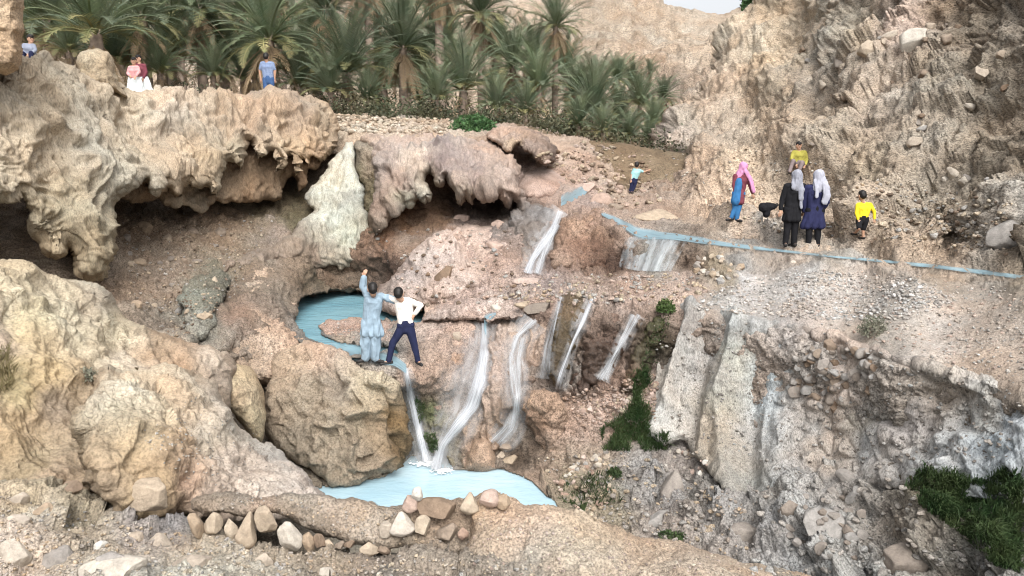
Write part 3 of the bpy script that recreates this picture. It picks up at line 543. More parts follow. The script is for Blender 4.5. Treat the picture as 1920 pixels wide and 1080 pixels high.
fallrock('cone_rock', [(868,884),(875,850),(888,825),(905,818),(922,830),(930,855),(935,882),(915,890),(890,889)],
        [(868,884,12.7),(935,884,12.7),(905,820,12.75)], [(900,850,195,160,130),(885,870,175,145,118)], M_WET, lambda P, X, Y: d_knob(P, .02, .2),
        'small cone of smooth tan rock at the edge of the lower pool', R=22, roundm=.4, thick=.8, seed=33)
fallrock('pitted_boulder', [(968,775),(972,748),(990,732),(1020,728),(1045,735),(1062,755),(1068,790),(1066,825),(1055,850),(1040,872),(1028,880),(1018,862),(1012,838),(1000,815),(985,800)],
        [(968,760,13.2),(1068,780,13.0),(1030,880,12.7),(1010,760,12.8)], [(990,750,190,155,122),(1030,750,185,155,130),(1040,800,170,142,120),(1030,850,180,148,122),(1000,780,120,90,68)],
        M_ROUGH, lambda P, X, Y: d_knob(P, .07, .28), 'pitted brown boulder on a narrow foot, right of the fluted rock', 'boulder', R=26, roundm=.5, thick=1.2, seed=34, ro=.1)
fallrock('dark_rock', [(1038,590),(1048,558),(1070,545),(1092,552),(1098,575),(1088,610),(1076,650),(1062,690),(1050,725),(1040,735),(1030,715),(1032,660)],
        [(1038,590,13.9),(1095,570,14.1),(1045,725,13.2),(1060,650,13.4)], [(1065,570,120,100,72),(1060,620,90,78,55),(1050,690,85,72,50)],
        M_WET, lambda P, X, Y: d_flute(P, .10, .3, .3, .2) + d_knob(P, .05, .15), 'dark mossy rib of rock between two thin waterfalls', R=16, roundm=.5, thick=1.1, seed=35, ro=.12)
fallrock('brown_rock', [(1092,650),(1105,622),(1125,600),(1150,588),(1175,592),(1190,606),(1180,640),(1160,670),(1140,700),(1128,730),(1100,742),(1070,742),(1066,715),(1078,685)],
        [(1092,650,13.4),(1150,590,13.8),(1185,620,13.7),(1070,735,13.1),(1130,730,13.1)], [(1130,620,150,118,98),(1150,640,95,72,60),(1110,680,80,62,50),(1090,720,85,66,55)],
        M_WET, lambda P, X, Y: d_knob(P, .10, .2), 'dark brown crumbly rock between the second and third thin waterfalls', R=22, roundm=.5, thick=1.2, seed=36, ro=.12)
fallrock('mossy_rock', [(1185,660),(1200,625),(1225,598),(1245,585),(1258,592),(1240,640),(1225,690),(1205,720),(1185,735),(1165,735),(1172,700)],
        [(1185,660,13.2),(1250,590,13.7),(1180,730,12.95)], [(1220,620,80,78,42),(1210,660,90,80,55),(1190,710,130,105,82)],
        M_WET, lambda P, X, Y: d_knob(P, .08, .2), 'dark mossy rock beside the grey masonry wall, under a shrub', R=18, roundm=.45, thick=1.1, seed=37, ro=.12)
fallrock('rust_rock', [(1040,455),(1052,420),(1075,400),(1100,392),(1128,396),(1152,412),(1172,432),(1178,455),(1160,470),(1158,505),(1130,514),(1095,512),(1060,515),(1035,505),(1028,480)],
        [(1040,455,17.0),(1100,392,18.6),(1175,440,17.0),(1100,512,16.2),(1150,500,16.2)], [(1080,420,185,150,122),(1120,420,178,142,115),(1080,460,155,118,95),(1120,480,115,85,68),(1150,470,85,62,50),(1060,495,165,130,105),(1150,430,165,135,112)],
        M_ROUGH, lambda P, X, Y: fbm(P, 3) * .15 + d_knob(P, .13, .36), 'rusty brown lumpy rock between the middle cascade and the small weir', 'rock', R=30, roundm=.8, thick=1.8, seed=38, ro=.12)

# ---- larger sculpted forms of the middle slope
fallrock('pink_mound', [(690,575),(712,540),(738,512),(762,478),(800,448),(838,430),(880,424),(925,428),(958,444),(962,470),(940,492),(915,512),(905,540),(880,556),(850,560),(822,572),(790,580),(745,590)],
        [(690,575,17.0),(738,512,18.2),(838,430,19.0),(958,450,18.2),(905,540,16.4),(790,580,16.2),(850,490,17.2),(780,530,16.8)],
        [(760,500,190,165,152),(800,470,205,182,168),(850,450,212,186,172),(900,450,205,178,162),(850,510,205,178,162),(900,500,195,170,155),(760,560,200,168,150),(820,550,205,175,158),(720,550,165,140,125),(940,460,190,165,152)],
        M_ROCK, lambda P, X, Y: d_flute(P, .10, .7, .9, .25) + d_soft(P, .14, .8) + facet(P, .35, .07), 'broad pale pink mound of rock filling the slope under the draped overhang', R=30, roundm=.6, thick=2.0, seed=61, ro=.1)
fallrock('grey_flank', [(962,392),(985,384),(1015,386),(1042,396),(1032,420),(1018,448),(1002,480),(992,508),(968,512),(945,500),(948,470),(960,440),(955,415)],
        [(962,392,19.6),(1042,396,19.4),(992,508,16.8),(945,500,17.2),(990,440,18.1)],
        [(975,405,150,140,135),(1010,410,130,122,118),(985,450,135,125,118),(965,480,165,145,132),(985,495,180,158,145)],
        M_WET, lambda P, X, Y: d_flute(P, .10, .35, .5, .2) + d_knob(P, .05, .2), 'dark grey wet flank of rock just left of the steep cascade', R=20, roundm=.5, thick=1.4, seed=62, ro=.12)
fallrock('stepped_ledge', [(790,605),(800,585),(828,572),(860,562),(900,556),(930,548),(968,540),(1005,536),(1045,542),(1058,555),(1040,566),(1015,580),(985,592),(950,600),(915,606),(890,600),(868,596),(835,600)],
        [(790,605,15.0),(900,556,16.0),(1045,545,15.2),(950,600,14.4),(1015,580,14.2),(860,590,14.8)],
        [(830,588,205,175,158),(880,575,195,165,150),(930,570,205,180,165),(980,560,190,165,152),(1020,555,185,158,142),(960,590,175,152,140)],
        M_ROUGH, lambda P, X, Y: d_soft(P, .10, .6) + facet(P, .4, .14) + facet(P, .15, .04), 'broken pinkish ledge from which the central waterfalls spill', R=14, roundm=.35, thick=1.0, seed=63, ro=.12)
fallrock('pink_tongue', [(596,612),(612,600),(645,597),(690,597),(728,603),(742,620),(735,640),(715,650),(690,645),(665,650),(640,640),(612,630)],
        [(596,612,15.8),(640,597,16.6),(728,603,16.0),(690,648,14.3),(640,640,14.7)],
        [(620,612,200,165,145),(660,608,208,172,150),(700,615,200,165,145),(690,640,170,150,135)],
        M_ROUGH, lambda P, X, Y: d_knob(P, .05, .2) + facet(P, .25, .06), 'low pink tongue of rock reaching into the turquoise pool', R=14, roundm=.25, thick=.8, seed=64, ro=.12)
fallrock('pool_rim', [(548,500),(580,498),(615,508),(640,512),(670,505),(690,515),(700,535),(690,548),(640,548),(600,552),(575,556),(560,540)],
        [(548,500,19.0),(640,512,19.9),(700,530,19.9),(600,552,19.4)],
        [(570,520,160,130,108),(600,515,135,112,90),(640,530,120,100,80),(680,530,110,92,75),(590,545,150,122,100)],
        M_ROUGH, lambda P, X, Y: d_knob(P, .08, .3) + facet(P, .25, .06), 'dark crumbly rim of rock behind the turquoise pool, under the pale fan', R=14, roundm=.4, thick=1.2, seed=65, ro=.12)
for (o_, c_, k_) in (([(270,640),(285,622),(320,615),(352,622),(372,640),(350,652),(300,655)],[(270,640,12.6),(372,640,12.8),(320,615,13.0),(320,655,12.3)],'pile of pale broken rock in the basin behind the left outcrop'),
                     ([(330,560),(345,535),(375,510),(410,505),(430,520),(420,560),(405,600),(380,640),(350,640),(345,600)],[(330,560,14.6),(430,520,16.3),(380,640,13.2),(375,510,16.5)],'greenish grey mound of rock in the middle of the left basin')):
    fallrock('basin_rock', o_, c_, [(360,560,150,150,132),(400,540,125,122,105),(370,610,165,162,148),(320,635,178,162,142)], M_ROUGH, lambda P, X, Y: d_knob(P, .09, .3) + facet(P, .3, .09), k_, R=22, roundm=.5, thick=1.4, seed=int(o_[0][0]), ro=.14)
# ================================================================== MASONRY RETAINING WALL below the terrace
def wall_disp(P, X, Y):
    Xw = X + fbm(P * .9, 3) * 25
    left = 1 - sst(Xw, 1400, 1480); mid = sst(Xw, 1460, 1500) * (1 - sst(Xw, 1660, 1760))
    rest = np.clip(1 - left - mid, 0, 1)
    rib = ridged(np.stack([(P[..., 0] - P[..., 2] * .28) * 1.4, P[..., 1] * .3, P[..., 2] * .12], -1) + 3, 2)
    h = left * (rib * .30 + fbm(P * .9, 4) * .10 + d_cobble(P, .3, .03) + billow(P / .3, 3) * .03)
    h = h + mid * (d_cobble(P, .26, .12) + fbm(P * 1.2, 3) * .06) + rest * (d_cobble(P, .34, .05) + facet(P, .3, .09) + fbm(P * 1.1, 4) * .20 + billow(P / .3, 3) * .05)
    return h
wall = patch('masonry_wall', [(1212,800),(1205,760),(1215,700),(1228,640),(1240,590),(1262,570),(1300,566),(1345,578),(1385,586),(1420,594),(1500,607),(1560,622),(1640,648),(1700,668),(1800,700),(1935,742),(2200,830),(2600,960),
        (2600,1180),(2200,1060),(1960,980),(1900,940),(1850,940),(1790,935),(1740,925),(1700,915),(1640,910),(1600,920),(1570,945),(1540,970),(1490,992),(1440,990),(1400,962),(1370,925),(1340,888),(1310,858),(1280,832),(1245,838)],
        [(1212,800,13.0),(1240,590,13.9),(1340,575,13.3),(1500,605,12.1),(1700,666,10.1),(1935,740,8.55),(2200,830,7.2),(2600,960,5.6),(2600,1180,5.1),(1280,835,12.3),(1440,960,10.6),(1590,880,10.6),(1700,868,9.7),(1960,930,7.6),(2200,1010,6.4),(1400,760,12.2),(1600,760,11.0),(1800,800,9.2)],
        [(1240,600,199,192,184),(1240,700,205,200,192),(1250,780,210,206,199),(1300,600,162,156,151),(1310,680,178,173,168),(1290,780,192,187,179),(1350,600,199,195,188),(1370,680,189,187,173),(1350,760,183,176,159),
         (1330,830,172,162,145),(1430,620,189,181,173),(1450,680,183,189,190),(1440,760,183,191,196),(1430,830,178,182,184),(1400,880,162,162,156),(1520,650,162,143,128),(1560,670,221,203,192),(1540,720,221,203,190),(1600,720,224,206,192),(1620,670,183,165,151),
         (1500,780,189,184,179),(1560,800,199,184,170),(1540,850,194,181,168),(1500,900,162,162,162),(1620,800,192,184,170),(1680,720,178,162,147),(1750,740,192,181,168),(1700,800,192,193,197),(1760,840,189,191,192),(1850,780,185,181,173),(1900,800,189,200,210),(1860,860,185,198,208),(1650,850,194,193,192)],
        M_MASON, wall_disp, R=14, roundm=.22, thick=.8, seed=41, ro=.08)
tag(wall, 'grey rubble masonry wall streaked with lime holding up the gravel terrace', 'wall')

bpy.context.view_layer.update()
def hit(px, py):
    dg = bpy.context.evaluated_depsgraph_get(); d = Vector(ray(px, py)).normalized()
    ok, loc, n, i, ob, m = S.ray_cast(dg, Vector((0, 0, CZ)), d)
    return (loc, n, ob) if ok else (None, None, None)
def drop(x, y, z0=20):
    dg = bpy.context.evaluated_depsgraph_get(); ok, loc, n, i, ob, m = S.ray_cast(dg, Vector((x, y, z0)), Vector((0, 0, -1)))
    return loc if ok else None

# ================================================================== WATER
def water_mat(name, rgb, deep, sc=3.0):
    m = newmat(name); g = N(m); tc = g.n('TexCoord').outputs['Object']
    n = g.n('TexNoise', {'Vector': g.n('Mapping', {0: tc, 3: (1, 1.6, 1)}).outputs[0], 'Scale': .7, 'Detail': 5.0, 'Roughness': .6}).outputs[0]
    c = g.mix(g.rng(n, .35, .65, 0, 1), rgb, deep)
    r = g.n('TexNoise', {'Vector': g.n('Mapping', {0: tc, 3: (1, 2.2, 1)}).outputs[0], 'Scale': sc, 'Detail': 4.0, 'Roughness': .6}).outputs[0]
    bp = g.n('Bump', {'Strength': .32, 'Distance': .06, 'Height': r}).outputs[0]
    b = g.n('BsdfPrincipled', {'Base Color': c, 'Roughness': .16, 'Normal': bp, 'Specular IOR Level': .5})
    g.t.links.new(b.outputs[0], g.n('OutputMaterial').inputs[0]); return m
M_WLOW = water_mat('milky_blue_water', (.43, .57, .63), (.33, .49, .57))
M_WUP = water_mat('turquoise_water', (.22, .40, .46), (.15, .31, .38), 4)
M_WSTR = water_mat('stream_water', (.38, .50, .55), (.28, .40, .46), 6)
def pool(name, poly, z, mat, ex=7):
    import bmesh
    poly = [p for i, p in enumerate(poly)]; p = np.array(poly, float); n = len(p); q = []
    area = sum(p[i][0] * p[(i + 1) % n][1] - p[(i + 1) % n][0] * p[i][1] for i in range(n)); sg = 1 if area > 0 else -1
    for i in range(n):
        t = p[(i + 1) % n] - p[i - 1]; t /= np.linalg.norm(t); q.append(p[i] + sg * ex * np.array([t[1], -t[0]]))
    V = at_z(np.array(q)[:, 0], np.array(q)[:, 1], z); bm = bmesh.new(); vs = [bm.verts.new(v) for v in V]
    f = bm.faces.new(vs); f.normal_update()
    if f.normal.z < 0: f.normal_flip()
    bmesh.ops.triangulate(bm, faces=[f]); me = bpy.data.meshes.new(name); bm.to_mesh(me); bm.free(); me.materials.append(mat)
    o = bpy.data.objects.new(name, me); COL.objects.link(o); tag(o, kind='structure'); return o
w1 = pool('pool_water', POOL_LOW, POOL_LOW_Z, M_WLOW)
w2 = pool('upper_pool_water', POOL_UP, POOL_UP_Z, M_WUP)

def fall_mat(name, dens=.5, rgb=(.62, .68, .72), soft=.5, top=.72):
    m = newmat(name); g = N(m); uv = g.n('UVMap').outputs[0]
    sx = g.n('SeparateXYZ', {0: uv}); u, v = sx.outputs[0], sx.outputs[1]
    q = g.n('CombineXYZ', {0: g.math('MULTIPLY', u, 5.0), 1: g.math('MULTIPLY', v, .8), 2: 0.0}).outputs[0]
    n = g.n('TexNoise', {'Vector': q, 'Scale': 1.6, 'Detail': 6.0, 'Roughness': .68, 'Distortion': .15}).outputs[0]
    edge = g.math('MULTIPLY', g.math('MULTIPLY', u, g.math('SUBTRACT', 1.0, u)), 4.0)
    a = g.math('ADD', g.rng(n, .30, .72, -.25, .9), g.math('SUBTRACT', g.math('MULTIPLY', edge, 1.0), 1.0 - dens))
    a = g.n('Clamp', {0: g.math('MULTIPLY', a, g.rng(edge, 0, soft, 0, 1))}).outputs[0]
    b = g.n('BsdfPrincipled', {'Base Color': tuple(rgb) + (1,), 'Roughness': .35, 'Specular IOR Level': .4})
    tr = g.n('BsdfTransparent'); mx = g.n('MixShader', {0: g.math('MULTIPLY', a, top), 1: tr.outputs[0], 2: b.outputs[0]})
    g.t.links.new(mx.outputs[0], g.n('OutputMaterial').inputs[0]); return m
M_FALL = fall_mat('falling_water', .50, (.50, .52, .55), .9); M_FALLT = fall_mat('thin_falling_water', .30, (.46, .48, .50), .9); M_STR = fall_mat('running_water', .85, (.20, .31, .36), .5, .75)
FILM = fall_mat('water_film', .48, (.46, .455, .455), 1.0, .5)
def ribbon(name, pts, mat, lift=.07, nu=11, step=3.5, sm=5, flat=False, label=None, cat='waterfall', kind=None):
    # resample the course, drape it on the rock and lift it a few centimetres off
    P = []
    for (x1, y1, w1), (x2, y2, w2) in zip(pts, pts[1:]):
        k = max(1, int(math.hypot(x2 - x1, y2 - y1) / step))
        for i in range(k): t = i / k; P.append((x1 + (x2 - x1) * t, y1 + (y2 - y1) * t, w1 + (w2 - w1) * t))
    P.append(pts[-1]); P = np.array(P, float)
    for _ in range(4): P[1:-1] = (P[:-2] + 2 * P[1:-1] + P[2:]) / 4
    T = np.gradient(P[:, :2], axis=0); T /= np.linalg.norm(T, axis=1)[:, None] + 1e-9; Nn = np.stack([-T[:, 1], T[:, 0]], 1)
    if flat: Nn = np.stack([np.zeros(len(P)), -np.ones(len(P))], 1)
    m = len(P); XY = np.zeros((m, nu, 2)); D = np.zeros((m, nu)); H = {}
    for i in range(m):
        wob = 1.45 + .12 * math.sin(i * .21 + len(pts)) + .06 * math.sin(i * .5)
        for j in range(nu):
            XY[i, j] = P[i, :2] + Nn[i] * P[i, 2] * wob * (j / (nu - 1) - .5)
            loc, n, ob = hit(*XY[i, j]); D[i, j] = loc.y if loc else np.nan
    med = np.nanmedian(D, axis=1)
    for i in range(m):
        lo = np.nanmedian(med[max(0, i - 5):i + 6]); D[i] = np.where(np.isnan(D[i]), lo, np.clip(D[i], lo - .45, lo + .2))
    for _ in range(sm):
        D[1:-1] = (D[:-2] + 2 * D[1:-1] + D[2:]) / 4; D[:, 1:-1] = (D[:, :-2] + 2 * D[:, 1:-1] + D[:, 2:]) / 4
    D -= lift; V = at(XY[..., 0], XY[..., 1], D)
    L = np.concatenate([[0], np.cumsum(np.linalg.norm(np.diff(V[:, nu // 2], axis=0), axis=1))])
    uv = np.stack([np.broadcast_to(np.linspace(0, 1, nu), (m, nu)), np.broadcast_to(L[:, None], (m, nu))], -1)
    o = mk(name, V.reshape(-1, 3), grid_faces(np.ones((m - 1, nu - 1), bool)), mat, uv=uv.reshape(-1, 2))
    if kind: tag(o, kind=kind)
    else: tag(o, label, cat)
    return o
WF = []
def fall(*a, **k): WF.append((a, k))
fall('waterfall', [(762,690,14),(770,730,22),(778,780,28),(786,830,34),(792,866,44)], M_FALL, label='waterfall sliding down beside the huge boulder into the lower pool')
fall('waterfall', [(912,606,26),(905,660,40),(888,710,50),(868,760,52),(846,800,42),(832,835,32),(828,880,36)], M_FALL, label='broad whitish waterfall at the centre, widest of those reaching the lower pool')
fall('waterfall', [(1000,600,30),(975,630,26),(965,670,28),(968,720,26),(970,770,26),(955,805,30),(930,828,26)], M_FALLT, label='waterfall spreading over the fluted rock and behind the pitted boulder')
fall('waterfall', [(1052,556,10),(1040,600,14),(1030,650,18),(1022,710,22)], M_FALLT, label='thin trickle left of the dark mossy rib of rock')
fall('waterfall', [(1108,560,14),(1092,600,22),(1075,640,18),(1058,690,16),(1048,730,20)], M_FALL, label='thin waterfall between the dark mossy rib and the dark brown crumbly rock')
fall('waterfall', [(1195,590,26),(1172,630,18),(1150,670,16),(1128,712,26)], M_FALLT, label='thin waterfall beside the mossy rock, nearest the grey masonry wall')
fall('waterfall', [(1056,396,34),(1042,420,26),(1024,452,30),(1008,485,30),(1000,512,34)], M_FALL, label='steep cascade left of the rusty brown lumpy rock')
fall('waterfall', [(1170,472,74),(1172,473,74)], M_FALL, label='x')
WF.pop()
# every fall is a body of several strands that part and join on their way down
def joined(name, obs, label):
    V = []; F = []; U = []; off = 0
    for o in obs:
        me = o.data; v = np.zeros(len(me.vertices) * 3, np.float32); me.vertices.foreach_get('co', v); n = len(me.vertices); f = np.zeros(len(me.loops), np.int32); me.loops.foreach_get('vertex_index', f); uvl = np.zeros(len(me.loops) * 2, np.float32); me.uv_layers[0].data.foreach_get('uv', uvl)
        u = np.zeros((n, 2), np.float32); u[f] = uvl.reshape(-1, 2); V.append(v.reshape(-1, 3)); F.append(f.reshape(-1, 4) + off); U.append(u); off += n; mat = me.materials[0]; bpy.data.objects.remove(o)
    o = mk(name, np.concatenate(V), np.concatenate(F), mat, uv=np.concatenate(U)); tag(o, label, 'waterfall'); return o
for wi, (a, k) in enumerate(WF):
    name, pts, mat = a; R = random.Random(wi); obs = []
    vs = [1.9 if wi in (1, 2, 6) else 1.4] + [R.uniform(.26, .46) for _ in range(3)]
    for q, ws_ in enumerate(vs):
        i0 = 0 if q == 0 else R.choice([0, 0, 1]) ; ph = R.uniform(0, 6); amp = 0 if q == 0 else R.uniform(.05, .35)
        pp = [(x + amp * w_ * math.sin(ph + i * .8) * (1 + .08 * i), y + (0 if i in (0, len(pts) - 1) else R.uniform(-4, 4)), w_ * ws_) for i, (x, y, w_) in enumerate(pts)][i0:]
        obs.append(ribbon('strand', pp, FILM if q == 0 else mat, lift=.05 + .012 * q, kind='x', sm=5))
    main = obs.pop(0); strands = joined('strands', obs, None)
    for kk in ('label', 'category', 'kind'):
        if kk in strands: del strands[kk]
    main.name = 'waterfall'; del main['kind']; tag(main, k['label'], 'waterfall'); strands.parent = main
# curtain of the small weir: from its lip to its foot
def curtain(name, top, bot, mat, nu=40, nv=14, lift=.10, label=None, cat='waterfall'):
    V = np.zeros((nv, nu, 3)); yl = []
    for j in range(nu):
        t = j / (nu - 1); a = [np.interp(t, np.linspace(0, 1, len(top)), [p[k] for p in top]) for k in (0, 1)]; b = [np.interp(t, np.linspace(0, 1, len(bot)), [p[k] for p in bot]) for k in (0, 1)]
        l1, _, _ = hit(*a); l2, _, _ = hit(*b)
        for i in range(nv):
            s = i / (nv - 1); D = l1.y + (min(l2.y, l1.y - .1) - l1.y) * s ** .6 - lift
            V[i, j] = at(a[0] + (b[0] - a[0]) * s, a[1] + (b[1] - a[1]) * s, D)
    for _ in range(4): V[:, 1:-1, 1] = (V[:, :-2, 1] + 2 * V[:, 1:-1, 1] + V[:, 2:, 1]) / 4
    uv = np.stack([np.broadcast_to(.12 + .76 * np.linspace(0, 1, nu), (nv, nu)), np.broadcast_to(np.linspace(0, .7, nv)[:, None], (nv, nu))], -1)
    uvs = uv.copy(); o = mk(name, V.reshape(-1, 3), grid_faces(np.ones((nv - 1, nu - 1), bool)), mat, uv=uvs.reshape(-1, 2)); tag(o, label, cat); return o
M_CURT = fall_mat('weir_water', .40, (.50, .54, .56), .35, .60)
curtain('waterfall', [(1172,446),(1210,440),(1250,444),(1290,452)], [(1160,500),(1190,507),(1225,509),(1258,508)], M_CURT, lift=.07, label='low wide weir of white water below the running stream')
ribbon('stream', [(1104,354,6),(1088,362,24),(1070,374,30),(1052,390,34)], M_STR, flat=True, nu=7, kind='structure')
ribbon('stream', [(1128,400,6),(1145,408,10),(1168,420,14),(1195,436,17),(1230,441,14),(1270,444,11),(1310,450,10),(1360,458,8),(1420,465,6),(1500,474,4),(1560,481,3.5),(1640,488,4),(1740,498,6),(1850,511,7),(1930,522,8),(2060,540,10)], M_STR, flat=True, nu=7, lift=.06, sm=5, kind='structure')
ribbon('stream', [(930,588,4),(915,596,16),(905,606,22),(912,618,22)], M_STR, flat=True, nu=6, kind='structure')
ribbon('stream', [(620,646,10),(660,660,22),(700,668,22),(740,676,18),(762,692,14)], M_STR, flat=True, nu=6, kind='structure')

# foam where the falls meet the lower pool
def foam(px, py, rx, ry, seed, label):
    R = np.random.RandomState(seed); V = []; F = []; n = 18
    for k in range(60):
        a, q = R.uniform(0, 6.28), R.uniform(0, 1) ** .7; x, y = px + math.cos(a) * rx * q, py + math.sin(a) * ry * q; c = at_z(x, y, POOL_LOW_Z + .012 + .0015 * k / 3); r = R.uniform(.02, .07) * (1.25 - q); b = len(V); m = 7
        V.append(c + np.array([0, 0, .012]))
        for j in range(m): t = 6.283 * j / m; V.append(c + np.array([math.cos(t), math.sin(t), 0]) * r * R.uniform(.6, 1.3))
        for j in range(m): F.append((b, b + 1 + j, b + 1 + (j + 1) % m))
    o = mk('foam', np.array(V), np.array(F), M_FOAM); tag(o, label, 'foam', kind='stuff')
M_FOAM = plain('foam', (.72, .76, .78), .7, .1, 30)
foam(795, 868, 30, 8, 1, 'white foam where the waterfall beside the huge boulder enters the pool'); foam(830, 882, 26, 9, 2, 'white foam where the broad central waterfall enters the pool')
# ================================================================== GROVE FLOOR behind the crest
def gz(x, y):
    """height of the ground under the palms"""
    cx = np.interp(x * 26 / np.maximum(y, 1), [-17, -6, 0, 5, 8], [2.0, 1.5, 1.2, .2, .1]); return CZ + cx + (y - 26) * .035
xs = np.linspace(-60, 34, 95); ys = np.linspace(23.5, 85, 62); X, Y = np.meshgrid(xs, ys)
Z = gz(X, Y) + noise(np.stack([X * .3, Y * .3, X * 0], -1)) * .25 - sst(26.5 - Y, 0, 2.5) * 1.2
mk('grove_floor', np.stack([X, Y, Z], -1).reshape(-1, 3), grid_faces(np.ones((61, 94), bool))[:, ::-1], rock_mat('grove_soil', .8, .3, .4, .8, base=(.16, .12, .08)))['kind'] = 'structure'
# ================================================================== STONES
import bmesh
def ico(sub):
    bm = bmesh.new(); bmesh.ops.create_icosphere(bm, subdivisions=sub, radius=1); V = np.array([v.co[:] for v in bm.verts]); F = np.array([[v.index for v in f.verts] for f in bm.faces]); bm.free(); return V, F
ICO1, ICO2, ICO4 = ico(1), ico(2), ico(4)
def rockshape(seed, ic, planes=16, cut=(.48, .9), nz=.05):
    R = np.random.RandomState(seed); V = ic[0].copy()
    for _ in range(planes):
        n = R.normal(size=3); n /= np.linalg.norm(n); d = R.uniform(*cut); q = V @ n; V = np.where((q > d)[:, None], V - n * (q - d)[:, None] * .92, V)
    V = V * (1 + nz * fbm(V * 2.2 + seed * 3.1, 4))[:, None]; return V, ic[1]
def stone_mat(name, base, var=.25):
    m = newmat(name); g = N(m); tc = g.n('TexCoord').outputs['Object']; rn = g.n('ObjectInfo').outputs['Random']
    ge = g.n('NewGeometry').outputs['Position']
    n1 = g.n('TexNoise', {'Vector': ge, 'Scale': 9.0, 'Detail': 6.0, 'Roughness': .65}).outputs[0]
    n2 = g.n('TexNoise', {'Vector': ge, 'Scale': 45.0, 'Detail': 4.0, 'Roughness': .7}).outputs[0]
    v = g.math('MULTIPLY', g.math('MULTIPLY', g.rng(n1, .3, .7, .72, 1.22), g.rng(n2, .3, .7, .82, 1.15)), g.rng(rn, 0, 1, 1 - var, 1 + var))
    c = g.mix(g.rng(rn, 0, 1, 0, 1), g.mix(1.0, base, (1.06, .98, .9), 'MULTIPLY'), g.mix(1.0, base, (.94, 1, 1.05), 'MULTIPLY'))
    c = g.mix(1.0, c, g.n('CombineColor', {0: v, 1: v, 2: v}).outputs[0], 'MULTIPLY')
    h = g.math('ADD', g.math('MULTIPLY', n1, .03), g.math('MULTIPLY', n2, .012))
    b = g.n('BsdfPrincipled', {'Base Color': c, 'Roughness': .88, 'Specular IOR Level': .25, 'Normal': g.n('Bump', {'Strength': .6, 'Distance': 1.0, 'Height': h}).outputs[0]})
    g.t.links.new(b.outputs[0], g.n('OutputMaterial').inputs[0]); return m
def al(r, g_, b): c = srgb((r, g_, b)); m = c.mean(); return tuple((m + (c - m) * SAT) * ALB)
ST = {'pale': stone_mat('pale_stone', al(202, 186, 165)), 'tan': stone_mat('tan_stone', al(196, 173, 143)), 'grey': stone_mat('grey_stone', al(165, 155, 145)), 'pink': stone_mat('pink_stone', al(200, 168, 148)), 'brown': stone_mat('brown_stone', al(160, 135, 110)), 'white': stone_mat('white_stone', al(212, 200, 184))}
ROCKS = {}
def rockmesh(kind, seed, ic=ICO4):
    k = (kind, seed)
    if k not in ROCKS:
        V, F = rockshape(seed, ic); me = bpy.data.meshes.new('stone'); me.from_pydata(V.tolist(), [], F.tolist()); me.materials.append(ST[kind])
        for p in me.polygons: p.use_smooth = True
        ROCKS[k] = me
    return ROCKS[k]
def stone(px, py, w, h, kind, seed, rot=0, label=None, group=None, parent=None, sink=.2, name='stone', Y=None, dep=.8):
    if Y is None:
        loc, n, ob = hit(px, py)
        if loc is None: return None
        Y = loc.y
    o = bpy.data.objects.new(name, rockmesh(kind, seed % 9)); COL.objects.link(o)
    sx, sz = w / F_PX * Y / 2, h / F_PX * Y / 2; sy = (sx + sz) / 2 * dep
    o.scale = (sx * 1.12, sy * 1.12, sz * 1.12); o.rotation_euler = (0, math.radians(rot), 0)
    p = at(px, py, Y + sy * sink); o.location = p
    if parent is not None: o.parent = parent
    else: tag(o, label, 'stone', group)
    return o
# ---- rubble wall in the foreground
wroot = empty('rubble_wall', at(600, 1035, 6.0), label='low rubble wall with a mortar cap and tan stones, in front of the lower pool', cat='wall')
cap = patch('mortar_cap', [(356,940),(368,928),(400,922),(450,924),(500,930),(560,926),(610,928),(660,934),(700,940),(730,950),(760,945),(790,938),(840,936),(880,932),(905,930),(900,975),(890,1020),(880,1045),(850,1042),(800,1030),(760,1022),(720,1030),(680,1022),(640,1010),(600,1000),(560,985),(530,968),(500,962),(470,968),(440,966),(410,962),(380,966),(362,956)],
    [(356,940,6.3),(900,930,6.25),(600,928,6.25),(600,1000,5.95),(880,1045,5.9),(450,960,6.1),(740,990,6.0)],
    [(400,940,165,148,128),(450,935,160,142,122),(480,945,175,145,118),(550,945,168,152,132),(620,960,180,165,148),(600,985,150,138,122),(680,960,178,158,135),(700,1000,185,172,155),(800,950,175,148,122),(850,970,165,142,118),(760,1010,160,145,125),(850,1020,175,158,138)],
    M_NEAR, lambda P, X, Y: fbm(P * 1.6, 4) * .05 + d_cobble(P, .12, .02) + billow(P / .12, 4, .6) * .016, R=16, roundm=.18, thick=.45, seed=51, ro=.1, step=1.8)
cap.parent = wroot; cap.matrix_parent_inverse = wroot.matrix_world.inverted() if False else Matrix.Translation(-Vector(wroot.location))
WS = [(368,983,30,56,'tan',1,-8),(398,983,40,48,'tan',2,-20),(433,993,28,50,'tan',3,-12),(463,995,44,74,'tan',4,6),(502,977,42,62,'tan',5,-22),(542,1007,46,62,'pale',6,-32),(580,1016,28,38,'tan',7,-20),(600,1016,24,32,'brown',8,-25),
      (618,1022,20,26,'tan',1,0),(637,1022,20,20,'brown',2,0),(690,1031,46,34,'tan',3,0),(753,983,58,46,'white',4,-12),(727,997,30,42,'pale',5,-10),(782,926,26,28,'white',6,0),(772,946,42,34,'pink',7,20),(792,988,34,44,'tan',8,12),
      (838,998,42,40,'brown',2,0),(867,1001,26,28,'pink',3,0),(880,944,42,42,'tan',4,0),(903,1034,56,54,'tan',5,18),(918,934,48,34,'pink',6,0),(945,942,34,30,'tan',7,0),(820,955,88,40,'brown',8,8),(655,1020,22,18,'brown',2,0),(560,1012,14,18,'brown',4,0),(720,1030,30,20,'brown',6,0)]
